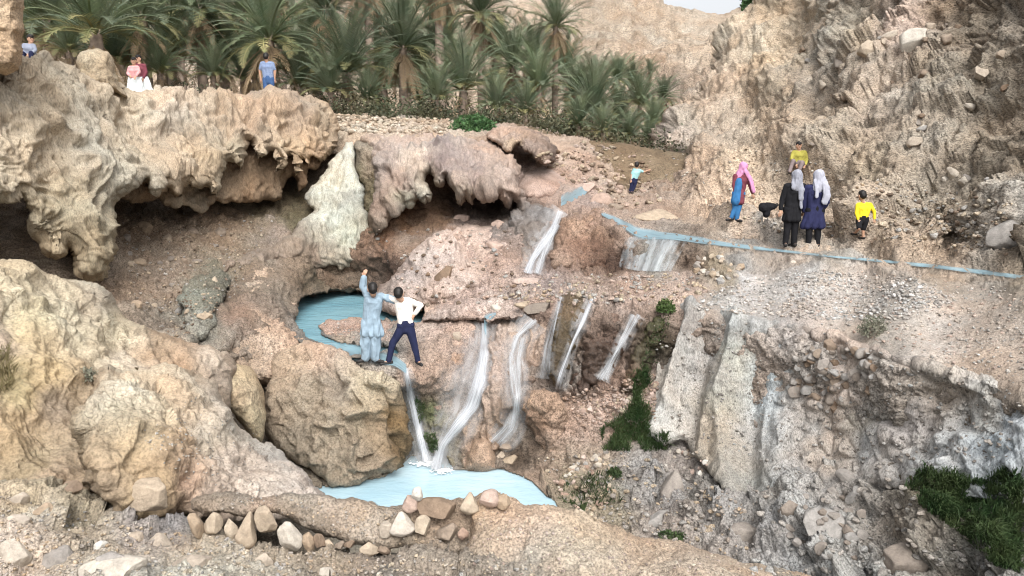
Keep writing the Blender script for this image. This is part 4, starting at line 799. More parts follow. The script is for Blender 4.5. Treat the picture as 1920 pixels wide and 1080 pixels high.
for (px, py, w_, h_, k, sd_, r) in WS:
    o = stone(px, py, w_, h_, k, sd_, r, parent=wroot, Y=6.02 if py < 960 else 5.92, sink=0); o.matrix_parent_inverse = Matrix.Translation(-Vector(wroot.location))
    if k == 'white': o['label'] = 'whitish stone' if py > 950 else 'small white stone standing on top'
bpy.context.view_layer.update()
# ---- single stones one can tell apart
for (px, py, w_, h_, k, sd_, r, lab) in [
    (932,422,32,22,'pink',3,0,'rounded pale pink stone lying in front of the cave under the draped mound'),
    (868,412,34,20,'pink',5,0,'pinkish stone at the cave mouth, left of the rounded pale one'),
    (833,516,40,34,'brown',2,-15,'dark brown stone on the pink slope, above and right of the couple'),
    (1128,378,54,34,'pink',6,0,'pinkish boulder by the stream, below the far boy in the light blue shirt'),
    (1156,390,30,22,'brown',1,0,'small brown rock beside the stream, right of the pinkish boulder'),
    (1098,352,40,26,'pink',2,10,'low pink rock just right of where the stream appears'),
    (1235,408,120,30,'tan',4,6,'long flat tan rock on the far bank above the small weir'),
    (858,652-20,26,20,'pale',7,0,'pale stone lying on the orange pink rock face'),
    (932,578,26,18,'white',1,0,'whitish stone above the broad central waterfall'),
    (985,572,56,16,'tan',3,4,'flat tan stone at the brink, above the fluted rock'),
    (1010,580,60,22,'grey',8,-8,'dark grey slab lying at the brink beside the flat tan stone'),
    (998,530,70,16,'pink',5,4,'flat pink slab at the foot of the steep cascade'),
    (957,862,28,22,'tan',2,0,'cream stone at the water edge right of the cone of rock'),
    (940,855,26,18,'pale',4,0,'grey white stone in the trickle beside the cone of rock'),
    (948,838,30,14,'brown',6,0,'reddish brown stone in the trickle above the grey white one'),
    (1486,492,14,9,'white',3,0,'small white stone on the terrace, just below the stream near the two women'),
    (930,462,36,24,'pink',1,0,'pinkish stone lodged in the hollow left of the steep cascade'),
    (1712,75,64,44,'pale',6,-20,'large pale pinkish block set in the upper right of the cliff'),
    (1625,92,40,34,'tan',3,0,'tan block in the cliff, left of the large pale pinkish block'),
    (283,935,92,78,'tan',5,0,'big tan boulder at the foot of the left ledge, left of the rubble wall'),
    (177,1030,56,30,'white',2,-14,'angular white stone in the foreground left of the rubble wall'),
    (295,1017,62,34,'pale',4,-8,'flat pale stone just in front of the big tan boulder'),
    (253,1008,40,22,'pale',6,5,'small pale stone between the big tan boulder and the angular white stone'),
    (362,1058,88,46,'white',1,-22,'large whitish slab on the bottom edge of the photo below the rubble wall'),
    (493,1053,42,40,'pale',3,10,'yellowish stone in the foreground below the middle of the rubble wall'),
    (613,1076,42,24,'pale',7,0,'pale stone cut by the bottom edge, right of the yellowish stone'),
    (215,1068,150,40,'pale',8,-4,'long low pale stone on the bottom edge of the photo'),
    (38,977,52,22,'white',5,8,'flat white stone near the left edge of the foreground'),
    (32,940,44,40,'pale',2,0,'pale block standing at the left edge above the flat white stone'),
    (205,1046,66,26,'grey',3,0,'greyish stone between the angular white stone and the long low one'),
    (84,955,46,24,'tan',4,0,'tan stone in the foreground right of the flat white one'),
    (100,1050,90,50,'grey',6,-12,'grey stone in the bottom left corner'),
    (30,1040,70,60,'pale',1,10,'broad pale stone in the very bottom left corner'),
    (136,915,50,26,'brown',7,0,'brown stone in the shade at the foot of the left outcrop'),
    (1262,915,60,70,'grey',4,10,'smooth grey boulder in the gully below the rubble heap'),
    (1225,985,90,50,'grey',2,-18,'grey slanting boulder in the gully just above the foreground bank'),
    (1395,1010,70,60,'grey',5,0,'grey lumpy boulder in the gully, left of the largest one'),
    (1545,990,100,70,'grey',8,12,'largest grey lumpy boulder in the gully'),
    (1478,955,50,40,'grey',3,0,'grey boulder at the foot of the masonry wall'),
    (1590,895,50,40,'grey',1,0,'round grey boulder under the stony patch of the masonry wall'),
    (1700,1050,110,60,'grey',7,-12,'grey boulder in the gully left of the dark green grass'),
    (1886,440,70,80,'grey',2,0,'jagged grey outcrop at the foot of the cliff by the right edge')]:
    stone(px, py, w_, h_, k, sd_, r, label=lab, name='boulder' if max(w_, h_) > 58 else 'stone')
# ---- heaps whose stones one could count
def heap(poly, n, smin, smax, kinds, label, group, seed):
    R = random.Random(seed); xs = [p[0] for p in poly]; ys = [p[1] for p in poly]; c = 0; tries = 0; todo = []
    while c < n and tries < n * 20:
        tries += 1; x, y = R.uniform(min(xs), max(xs)), R.uniform(min(ys), max(ys))
        if not inpoly(np.array([x]), np.array([y]), poly)[0]: continue
        loc, nn, ob = hit(x, y)
        if loc is None or 'water' in ob.name: continue
        s = smin + (smax - smin) * R.random() ** 2; todo.append((x, y, s, loc.y, R.choice(kinds), R.randrange(9), R.uniform(-40, 40), R.uniform(.6, .95))); c += 1
    px_ = sorted(t[0] for t in todo); py_ = sorted(t[1] for t in todo); ss_ = sorted(t[2] for t in todo); m = len(todo)
    for x, y, s, Y, k, sd_, r, asp in todo:
        size = 'small' if s < ss_[m // 3] else 'middling' if s < ss_[2 * m // 3] else 'larger'
        ver = 'at the top' if y < py_[m // 3] else 'halfway up' if y < py_[2 * m // 3] else 'at the foot'; hor = 'left part' if x < px_[m // 3] else 'centre' if x < px_[2 * m // 3] else 'right part'
        cn = {'tan': 'tan', 'pale': 'pale', 'pink': 'pinkish', 'grey': 'grey', 'brown': 'brown', 'white': 'whitish'}[k]
        stone(x, y, s, s * asp, k, sd_, r, label='%s %s %s, %s, %s' % (size, cn, label, ver, hor), group=group, Y=Y, sink=.1)
H_POOL = [(1035,905),(1060,880),(1095,855),(1140,845),(1150,880),(1165,920),(1155,960),(1110,962),(1070,950),(1050,930)]
heap(H_POOL, 80, 9, 20, ['tan','pale','pink','grey'], 'stone in the heap right of the lower pool', 'stones of the heap by the lower pool', 3)
heap([(1232,855),(1290,836),(1330,862),(1320,890),(1280,880),(1245,878)], 26, 7, 15, ['white','pale','pink'], 'stone in the pile below the grassy ledge', 'stones of the whitish pile', 4)
heap([(1070,760),(1140,752),(1200,735),(1235,705),(1225,770),(1170,800),(1100,790)], 50, 7, 16, ['pink','tan'], 'stone in the slide under the thin waterfalls', 'stones of the reddish slide', 5)
heap([(1310,475),(1350,478),(1395,492),(1400,520),(1350,528),(1300,515)], 34, 10, 22, ['pale','grey','tan'], 'stone in the bank beside the weir', 'stones of the bank by the weir', 6)
heap([(1490,660),(1560,645),(1650,670),(1640,740),(1560,770),(1480,740)], 80, 15, 32, ['brown','grey','grey'], 'stone set in the masonry wall', 'stones set in the masonry wall', 7)
heap([(1480,60),(1700,20),(1900,60),(1900,330),(1700,380),(1560,380),(1500,230)], 34, 14, 36, ['pale','grey','brown'], 'block set in the cliff', 'angular blocks of the cliff', 9)
heap([(230,420),(420,410),(430,500),(380,600),(260,590)], 26, 12, 30, ['brown','tan','grey'], 'stone in the left basin', 'stones lying in the left basin', 10)
heap([(1380,970),(1600,900),(1640,960),(1600,1060),(1450,1050)], 30, 14, 34, ['grey'], 'stone in the gully below the wall', 'stones in the gully', 8)
# ---- what nobody could count: gravel and chips, one object
def gravel(areas, seed=5):
    R = random.Random(seed); sh = [rockshape(s, ICO2, 12, (.4, .8)) for s in range(6)]; VV = []; FF = []; CC = []; off = 0
    for poly, n, s0, s1, cols in areas:
        xs = [p[0] for p in poly]; ys = [p[1] for p in poly]; c = t = 0
        while c < n and t < n * 6:
            t += 1; x, y = R.uniform(min(xs), max(xs)), R.uniform(min(ys), max(ys))
            if not inpoly(np.array([x]), np.array([y]), poly)[0]: continue
            loc, nn, ob = hit(x, y)
            if loc is None or 'water' in ob.name or ob.name.startswith(('stone', 'boulder', 'stream')): continue
            c += 1; s = s0 + (s1 - s0) * R.random() ** 2.5; V, F = sh[R.randrange(6)]; a = R.uniform(0, 6.28); ca, sa = math.cos(a), math.sin(a)
            V = V * np.array([s, s * R.uniform(.6, 1), s * R.uniform(.45, .8)]); V = np.stack([V[:, 0] * ca - V[:, 1] * sa, V[:, 0] * sa + V[:, 1] * ca, V[:, 2]], 1)
            VV.append(V + np.array(loc) + np.array(nn) * s * .15); FF.append(F + off); off += len(V); q = srgb(R.choice(cols)); m = q.mean(); q = (m + (q - m) * SAT) * ALB * R.uniform(.7, 1.15); CC.append(np.broadcast_to(q, (len(V), 3)))
    o = mk('gravel', np.concatenate(VV), np.concatenate(FF), M_NEAR, np.concatenate(CC)); tag(o, 'loose chips and gravel strewn over the slopes', 'gravel', kind='stuff'); return o
PK, GY, TN, BR = (205,176,158), (185,178,170), (205,182,150), (150,125,102)
gravel([([(1330,545),(1480,505),(1700,520),(1800,560),(1700,600),(1500,600),(1300,580)], 1500, .02, .06, [GY, (222,214,208), (210,198,188)]),
        ([(1480,500),(1700,515),(1930,545),(1930,730),(1700,660),(1500,600)], 900, .015, .045, [(205,190,175), GY, PK]),
        ([(1000,515),(1160,515),(1300,512),(1330,545),(1240,570),(1000,570),(900,560)], 500, .02, .09, [PK, TN, GY]),
        ([(1240,340),(1300,370),(1420,430),(1560,450),(1900,480),(1900,380),(1500,300),(1260,250)], 900, .012, .07, [TN, GY, BR, (215,200,180)]),
        ([(1640,330),(1900,400),(1900,480),(1660,450)], 160, .03, .12, [TN, GY, BR, (200,180,155)]),
        ([(630,218),(860,226),(850,250),(640,248)], 400, .05, .18, [(220,198,170), (200,176,148)]),
        ([(1000,290),(1100,265),(1220,292),(1240,380),(1150,390),(1050,330)], 350, .03, .15, [PK, TN, BR]),
        ([(230,400),(520,400),(440,560),(330,640),(240,560)], 700, .015, .06, [TN, BR, GY]),
        ([(700,430),(980,430),(1000,560),(780,580),(740,520)], 250, .02, .09, [PK, GY, BR]),
        ([(1000,860),(1170,840),(1400,940),(1400,1050),(1100,970)], 420, .02, .08, [GY, (175,165,155), TN]),
        ([(1400,920),(1600,880),(1920,960),(1920,1080),(1400,1080)], 260, .02, .09, [GY, (170,168,165), (180,175,168)]),
        ([(1220,600),(1500,610),(1920,740),(1900,860),(1500,900),(1260,820)], 900, .015, .05, [GY, (150,140,130)]),
        ([(0,920),(260,980),(420,1010),(1000,1060),(1000,1080),(0,1080)], 1200, .006, .030, [GY, (210,195,175), TN]),
        ([(400,930),(700,945),(900,1020),(700,1020)], 250, .006, .022, [GY, TN]),
        ([(890,940),(1500,1075),(1000,1080),(880,1060)], 700, .005, .022, [(218,195,165), PK]),
        ([(380,720),(600,920),(400,960),(250,820)], 350, .006, .022, [(210,195,178), GY]),
        ([(600,600),(740,605),(720,640),(620,630)], 120, .02, .06, [PK, GY]),
        ([(1050,740),(1230,700),(1230,790),(1090,800)], 450, .02, .07, [PK, (190,155,130)])])
# ================================================================== PALMS
def leaf_mat(name, a, b, sc=1.5, rough_=.6):
    m = newmat(name); g = N(m); ge = g.n('NewGeometry').outputs['Position']; rn = g.n('ObjectInfo').outputs['Random']
    n = g.n('TexNoise', {'Vector': ge, 'Scale': sc, 'Detail': 3.0}).outputs[0]
    at_ = g.n('Attribute', attribute_name='Col').outputs[0]
    c = g.mix(g.rng(n, .35, .65, 0, 1), a, b); c = g.mix(1.0, c, at_, 'MULTIPLY')
    v = g.rng(rn, 0, 1, .75, 1.25); c = g.mix(1.0, c, g.n('CombineColor', {0: v, 1: v, 2: v}).outputs[0], 'MULTIPLY')
    b_ = g.n('BsdfPrincipled', {'Base Color': c, 'Roughness': rough_, 'Specular IOR Level': .3}); t = g.n('BsdfTranslucent', {'Color': c})
    g.t.links.new(g.n('MixShader', {0: .22, 1: b_.outputs[0], 2: t.outputs[0]}).outputs[0], g.n('OutputMaterial').inputs[0]); return m
M_PALM = leaf_mat('palm_leaf', (.115, .16, .095), (.20, .225, .145))
M_PALMD = leaf_mat('dry_palm_leaf', (.30, .22, .13), (.22, .16, .10))
M_TRUNK = plain('palm_trunk', al(172, 148, 126), .95, .4, 6, .8)
def frond(R, az, el, L, droop, nl, ll, w, curl=0):
    """one pinnate frond: a tapering rachis and two rows of narrow leaflets"""
    n = 14; t = np.linspace(0, 1, n); e = el - droop * t ** 1.5; ds = L / (n - 1)
    r = np.concatenate([[0], np.cumsum(np.cos(e[:-1]) * ds)]); z = np.concatenate([[0], np.cumsum(np.sin(e[:-1]) * ds)])
    a = az + curl * t; c = np.stack([r * np.cos(a), r * np.sin(a), z], 1)
    T = np.gradient(c, axis=0); T /= np.linalg.norm(T, axis=1)[:, None]; Sd = np.cross(T, [0, 0, 1]); Sd /= np.linalg.norm(Sd, axis=1)[:, None] + 1e-9; U = np.cross(Sd, T)
    V = []; F = []; wr = .045 * (1 - .8 * t)
    for i in range(n):
        V += [c[i] - Sd[i] * wr[i], c[i] + Sd[i] * wr[i], c[i] + U[i] * wr[i]]
    for i in range(n - 1):
        b = i * 3
        for p, q in ((0, 1), (1, 2), (2, 0)): F.append((b + p, b + 3 + p, b + 3 + q)); F.append((b + p, b + 3 + q, b + q))
    ts = np.linspace(.16, .99, nl)
    for k, tt in enumerate(ts):
        ci = np.array([np.interp(tt, t, c[:, j]) for j in range(3)]); Ti = np.array([np.interp(tt, t, T[:, j]) for j in range(3)]); Si = np.array([np.interp(tt, t, Sd[:, j]) for j in range(3)]); Ui = np.cross(Si, Ti)
        prof = math.sin(math.pi * min(1, .18 + tt * .82)) ** .6 * ll * R.uniform(.8, 1.1)
        for sg in (-1, 1):
            d = Ti * R.uniform(.55, .95) + Si * sg * R.uniform(.8, 1) + Ui * R.uniform(.05, .45); d /= np.linalg.norm(d)
            tip = ci + d * prof + np.array([0, 0, -.14 * prof]); mid = ci + d * prof * .5; nn = Ti * w
            b = len(V); V += [ci - nn * .4, ci + nn * .4, mid + nn, tip, mid - nn]; F += [(b, b + 1, b + 2), (b, b + 2, b + 4), (b + 4, b + 2, b + 3)]
    return V, F
def palm_meshes(seed, H, L, nf=52, dense=34, dead=14, up=1.0):
    R = random.Random(seed); V = []; F = []; C = []
    for k in range(nf):
        q = k / nf; el = math.radians(87 - 96 * q ** 1.05 * up + R.uniform(-7, 7)); v, f = frond(R, k * 2.39996 + R.uniform(-.2, .2), el, L * R.uniform(.8, 1.08) * (.75 + .35 * math.sin(math.pi * min(1, q + .25))), math.radians(R.uniform(35, 60) + 30 * q), dense, L * .15, .012 * L / 3 + .006, R.uniform(-.25, .25))
        o = len(V); V += v; F += [tuple(i + o for i in x) for x in f]; sh = R.uniform(.75, 1.3); yl = q > .8 and R.random() < .5
        C += [(sh * (1.5 if yl else 1), sh * (1.2 if yl else 1), sh * (.9 if yl else R.uniform(.85, 1.1)))] * len(v)
    V = np.array(V) + np.array([0, 0, H]); crown = (V, np.array(F), np.array(C))
    V = []; F = []; C = []
    for k in range(dead):
        v, f = frond(R, k * 2.39996, math.radians(R.uniform(-75, -35)), L * R.uniform(.5, .8), math.radians(R.uniform(20, 45)), dense * 2 // 3, L * .10, .02 * L / 3 + .008)
        o = len(V); V += v; F += [tuple(i + o for i in x) for x in f]; C += [(R.uniform(.7, 1.2),) * 3] * len(v)
    deadm = (np.array(V) + np.array([0, 0, H - .1]), np.array(F), np.array(C)) if dead else None
    n, m = max(6, int(H * 6)), 12; z = np.linspace(-.6, H + .25, n); a = np.linspace(0, 2 * math.pi, m, endpoint=False); rad = (.19 - .04 * np.clip(z / max(H, .1), 0, 1)) * L / 3
    Z, A = np.meshgrid(z, a, indexing='ij'); rr = rad[:, None] * (1 + .18 * ((np.arange(n)[:, None] + np.round(A * 3)) % 2) + .12 * noise(np.stack([np.cos(A) * 3, np.sin(A) * 3, Z * 5], -1)))
    lean = .05 * (Z / max(H, 1)) ** 2 * H; P = np.stack([rr * np.cos(A), rr * np.sin(A), Z], -1).reshape(-1, 3)
    TF = np.array([[i * m + j, i * m + (j + 1) % m, (i + 1) * m + (j + 1) % m, (i + 1) * m + j] for i in range(n - 1) for j in range(m)])
    return crown, deadm, (P, TF)
def build_palm(seed, H, L, **k):
    cr, de, tr = palm_meshes(seed, H, L, **k); root = empty('date_palm', (0, 0, 0))
    mk('crown', cr[0], cr[1], M_PALM, cr[2], smooth=False, parent=root)
    if de: mk('dead_fronds', de[0], de[1], M_PALMD, de[2], smooth=False, parent=root)
    mk('trunk', tr[0], tr[1], M_TRUNK, parent=root); return root
def copy_tree(o):
    c = o.copy(); COL.objects.link(c)
    for ch in o.children: d = ch.copy(); COL.objects.link(d); d.parent = c
    return c
PROTO = {}
def palm(px, py, by, Y, rpx, kind, label, group=None, rz=None, tilt=0):
    """crown centre at pixel (px,py), foot near row by, Y metres away, crown radius rpx pixels"""
    L = rpx / F_PX * Y * 1.3; top = at(px, py, Y); g = float(gz(top[0], Y)) - .15
    L0, H0 = {'tall': (3.0, 6.0), 'mid': (3.0, 2.6), 'low': (3.0, .5)}[kind]; s = L / L0
    key = (kind, (abs(hash((px, py))) % 1 if False else (px + py) % 2))
    if key not in PROTO:
        PROTO[key] = [build_palm(hashk(key), H0, L0, **{'tall': dict(nf=56, dead=16), 'mid': dict(nf=62, dead=16), 'low': dict(nf=56, dead=5, up=.75)}[kind]), False]
    pr, usedp = PROTO[key]
    o = pr if not usedp else copy_tree(pr); PROTO[key][1] = True
    o.location = (top[0], top[1], g if kind != 'low' else top[2] - H0 * s); zs = max(.3, (top[2] - g)) / H0
    o.scale = (s, s, s); o.rotation_euler = (math.radians(tilt) * .5, math.radians(tilt), rz if rz is not None else (px * .37) % 6.28)
    # crown keeps its size; only the trunk is stretched to reach the ground
    if kind != 'low':
        for ch in o.children:
            if ch.name.split('.')[0] == 'trunk': ch.scale = (1, 1, zs / s)
            else: ch.location = (0, 0, H0 * (zs / s - 1))
    tag(o, label, 'palm tree', group)
def hashk(k): return sum(ord(c) for c in k[0]) + k[1] * 7
PL = [
 (505,78,172,33,112,'mid','date palm with a full crown directly behind the man in the checked shirt'),
 (755,92,214,34,104,'tall','date palm with a bare trunk and the widest crown, over the stony bank'),
 (1042,52,246,36,66,'tall','tall slender date palm with a thin straight trunk, rightmost of the tall ones'),
 (902,28,150,42,90,'tall','date palm with a drooping crown, right of the widest crowned one'),
 (690,-35,190,40,100,'tall','left one of the two shaggy palms whose crowns the top edge cuts off'),
 (822,-40,170,42,95,'tall','right one of the two shaggy palms whose crowns the top edge cuts off'),
 (180,70,150,27,140,'low','low date palm with long arching fronds behind the rounded rock stub'),
 (268,40,165,31,105,'mid','date palm rising above the pair in a white dress, with hanging brown fronds'),
 (372,20,170,36,105,'mid','date palm midway between the pair and the man in the checked shirt'),
 (610,20,190,41,85,'tall','tall date palm with blue green fronds just right of the full crowned palm'),
 (650,140,215,31,105,'low','low blue green date palm at the left end of the stony bank'),
 (868,172,232,33,95,'low','low spreading date palm right behind the round green bush'),
 (962,130,228,37,78,'mid','date palm with a short trunk, just left of the tall slender one'),
 (1010,170,240,35,75,'low','low date palm at the foot of the tall slender one'),
 (1112,215,275,33,85,'low','low dark date palm on the crest, right of the tall slender one'),
 (1158,150,262,46,46,'mid','small date palm above the right end of the grove'),
 (1218,134,262,58,22,'tall','tiny far palm standing alone against the hill'),
 (1200,200,280,40,58,'low','low bluish date palm beside the cliff edge'),
 (1243,185,282,44,40,'mid','narrow palm at the very edge of the cliff'),
 (1078,180,262,42,66,'mid','leafy date palm half hidden behind the tall slender one'),
 (90,50,130,33,115,'mid','date palm in the top left, right of the tall rock pillar'),
 (20,20,110,36,110,'mid','date palm behind the tall rock pillar in the top left corner'),
 (455,30,160,44,90,'mid','date palm behind the full crowned palm, to its left'),
 (560,140,185,36,85,'low','low palm tuft at the right of the man in the checked shirt'),
 (420,120,168,38,90,'low','low palm tuft at the left of the man in the checked shirt'),
 (320,110,168,35,100,'low','low palm tuft right of the pair in a white dress'),
]
for a in PL: palm(*a)
for (px, py, by, Y, r, k) in [(230,90,150,44,100,'low'),(130,10,120,48,100,'mid'),(330,0,150,52,100,'mid'),(520,-20,150,54,100,'tall'),(590,90,190,48,90,'mid'),(700,110,205,46,90,'mid'),(790,130,205,44,80,'low'),(830,90,200,52,80,'mid'),(760,10,200,56,90,'tall'),
                              (930,110,220,50,70,'low'),(1000,110,235,54,60,'mid'),(1060,140,250,55,60,'low'),(1120,170,262,52,55,'low'),(1160,225,278,44,60,'low'),(1185,160,270,56,42,'low'),(940,200,236,42,60,'low'),(720,170,214,40,80,'low'),(600,170,200,44,80,'low'),(480,140,170,42,90,'low'),(380,90,168,46,95,'low'),(250,130,165,40,90,'low'),(60,90,130,42,100,'low'),(-60,40,120,40,110,'mid'),(10,110,140,50,100,'low'),
                              (1225,235,284,38,48,'low'),(1150,262,286,31,36,'low'),(1000,215,245,40,60,'low'),(790,190,222,38,60,'low'),
                              (690,190,214,30,55,'low'),(820,190,220,30,62,'low'),(930,205,232,30,60,'low'),(985,215,240,30,55,'low'),(1085,238,262,30,55,'low'),(1130,250,278,29,50,'low'),(1180,258,286,31,48,'low'),(620,175,205,30,70,'low'),(560,165,190,33,60,'low'),(300,140,168,31,70,'low'),(210,120,160,31,70,'low'),(400,145,168,33,60,'low'),(455,150,168,34,55,'low'),(130,100,130,30,70,'low'),(1215,262,286,34,40,'low')]:
    nm = min([(505, 'the man in the checked shirt'), (262, 'the pair in white skirts'), (755, 'the widest crowned palm'), (1042, 'the tall slender palm'), (60, 'the tall rock pillar'), (888, 'the round green bush'), (1200, 'the end of the crest'), (650, 'the stony bank'), (380, 'the notch in the shelf')], key=lambda q: abs(q[0] - px))
    palm(px, py, by, Y, r, k, '%s date palm in the grove, %s %s' % ({'low': 'low bushy', 'mid': 'short trunked', 'tall': 'tall'}[k], 'just left of' if px < nm[0] - 25 else 'just right of' if px > nm[0] + 25 else 'behind', nm[1]), 'palms deep in the grove')

# ================================================================== UNDERGROWTH
def undergrowth():
    R = np.random.RandomState(12); VV = []; FF = []; CC = []; off = 0
    for k in range(190):
        y = R.uniform(27, 60) if k > 90 else R.uniform(26.5, 34); x = R.uniform(-.68, .225) * y; v, f, c = leaves(260, (R.uniform(.5, 1.3), R.uniform(.5, 1.1), R.uniform(.4, 1.2)), R, .07)
        VV.append(v + np.array([x, y, gz(x, y) - .1])); FF.append(f + off); off += len(v); CC.append(c * R.uniform(.7, 1.3))
    o = mk('undergrowth', np.concatenate(VV), np.concatenate(FF), M_UND, np.concatenate(CC), smooth=False); tag(o, 'dense low undergrowth between the palm trunks', 'undergrowth', kind='stuff')
# ================================================================== SHRUBS AND GRASS
def leaves(n, rad, R, size, flat=1.0):
    D = R.normal(size=(n, 3)); D /= np.linalg.norm(D, axis=1)[:, None]; rr = R.uniform(.25, 1, n) ** .5 * (1 + .28 * noise(D * 2.1 + R.rand() * 50)) ; P = D * rr[:, None] * np.array(rad)
    P[:, 2] = np.abs(P[:, 2]) * flat; a = R.normal(size=(n, 3)); a /= np.linalg.norm(a, axis=1)[:, None]; b = np.cross(a, R.normal(size=(n, 3))); b /= np.linalg.norm(b, axis=1)[:, None]
    s = size * R.uniform(.6, 1.3, n)[:, None]; V = np.stack([P - a * s, P + b * s * .45, P + a * s, P - b * s * .45], 1).reshape(-1, 3)
    F = np.arange(4 * n).reshape(n, 4); C = np.repeat(R.uniform(.6, 1.4, (n, 1)) * np.ones(3), 4, 0); return V, F, C
M_SHR = leaf_mat('shrub_leaf', (.07, .12, .035), (.11, .16, .05), 4); M_SHRG = leaf_mat('grey_shrub_leaf', (.17, .18, .13), (.24, .23, .18), 4); M_GRASS = leaf_mat('grass_blade', (.03, .062, .022), (.065, .09, .035), 3); M_DRY = leaf_mat('dry_grass', (.26, .22, .12), (.17, .15, .07), 3)
M_BUSH = leaf_mat('bush_leaf', (.05, .12, .045), (.085, .16, .06), 4)
M_UND = leaf_mat('undergrowth_leaf', (.05, .065, .035), (.10, .09, .055), .8)
undergrowth()
def shrub(px, py, rx, rz_, n, size, mat, label, Y=None, seed=1, sink=.1):
    if Y is None: loc, _, _ = hit(px, py); Y = loc.y
    R = np.random.RandomState(seed); s = Y / F_PX; root = empty('shrub', at(px, py, Y), label=label, cat='shrub'); 
    V, F, C = leaves(n, (rx * s, rx * s * .8, rz_ * s), R, size); mk('foliage', V, F, mat, C, smooth=False, parent=root)
    V = []; F = []
    for k in range(9):
        a = R.uniform(0, 6.28); e = np.array([math.cos(a) * rx * s * .6, math.sin(a) * rx * s * .5, rz_ * s * .8]); b = len(V); w_ = .012
        V += [(-w_, 0, -sink), (w_, 0, -sink), (0, w_, -sink), tuple(e)]; F += [(b, b + 1, b + 3), (b + 1, b + 2, b + 3), (b + 2, b, b + 3)]
    mk('stem', np.array(V), np.array(F), M_TRUNK, parent=root); return root
shrub(1248,584,19,24,900,.03,M_SHR,'small dark green shrub at the top corner of the masonry wall',seed=2)
shrub(1637,628,30,38,1100,.022,M_SHRG,'grey green thorny bush on the rim of the terrace',seed=3)
shrub(888,250,44,34,2200,.07,M_BUSH,'round bright green bush on the crest in front of the palms',Y=25.0,seed=4)
shrub(1412,24,22,46,1600,.10,M_BUSH,'green bush on the skyline where the cliff meets the sky',Y=37,seed=5)
shrub(1152,892,16,16,500,.03,M_GRASS,'small green tuft in the rubble heap',seed=6)
shrub(1262,1006,34,14,500,.03,M_GRASS,'green tuft behind the foreground bank',seed=7)
shrub(165,712,20,26,500,.02,M_SHRG,'grey dry shrub in the notch of the left ledge',seed=9)
def grass(name, poly, n, ln, mat, label, seed=1, lean=(0, -.35), wd=.008):
    R = random.Random(seed); V = []; F = []; C = []; xs = [p[0] for p in poly]; ys = [p[1] for p in poly]; c = t = 0
    while c < n and t < n * 5:
        t += 1; x, y = R.uniform(min(xs), max(xs)), R.uniform(min(ys), max(ys))
        if not inpoly(np.array([x]), np.array([y]), poly)[0]: continue
        loc, nn, ob = hit(x, y)
        if loc is None: continue
        p0 = np.array(loc); gN = float(noise(p0 * 2.5)); 
        if gN < -.28: continue
        c += 1; L = ln * R.uniform(.5, 1.2) * (1 + gN); d = np.array([R.gauss(lean[0], .4), R.gauss(lean[1], .3), R.uniform(.5, 1.1)]); d /= np.linalg.norm(d); s = np.array([R.gauss(0, 1), R.gauss(0, 1), 0]); s /= np.linalg.norm(s); s *= wd
        m = p0 + d * L * .55; tip = p0 + d * L * .85 + np.array([d[0] * L * .2, d[1] * L * .2, -L * .22]); b = len(V)
        V += [p0 - s, p0 + s, m + s * .7, m - s * .7, tip]; F += [(b, b + 1, b + 2), (b, b + 2, b + 3), (b + 3, b + 2, b + 4)]; q = R.uniform(.6, 1.5); C += [(q, q, q)] * 5
    o = mk(name, np.array(V), np.array(F), mat, np.array(C), smooth=False); tag(o, label, 'grass', kind='stuff')
grass('grass', [(1185,760),(1192,700),(1210,690),(1222,720),(1218,760),(1215,800),(1250,815),(1252,845),(1190,848),(1130,845),(1128,805),(1165,785)], 3200, .26, M_GRASS, 'green grass hanging beside the foot of the masonry wall', 1)
grass('grass', [(1690,890),(1740,882),(1800,900),(1850,905),(1880,880),(1915,885),(1912,1075),(1860,1060),(1800,1000),(1740,960),(1700,930)], 7500, .19, M_GRASS, 'dark green grass in the shaded hollow at the lower right', 2, wd=.007)
grass('grass', [(775,745),(800,760),(815,800),(822,845),(808,850),(790,810)], 500, .10, M_GRASS, 'green moss between the two waterfalls of the lower pool', 3, wd=.01)
grass('grass', [(1060,900),(1150,880),(1165,940),(1100,960),(1050,940)], 500, .14, M_GRASS, 'green weeds growing between the stones of the rubble heap', 4)
grass('grass', [(1215,640),(1245,590),(1260,590),(1235,680),(1190,720)], 420, .06, M_GRASS, 'moss on the dark rock under the shrub', 6)
grass('dry_grass', [(-20,660),(15,650),(30,700),(25,735),(-20,740)], 260, .28, M_DRY, 'dry grass tuft at the left edge of the photo', 5, lean=(.5, -.3), wd=.004)
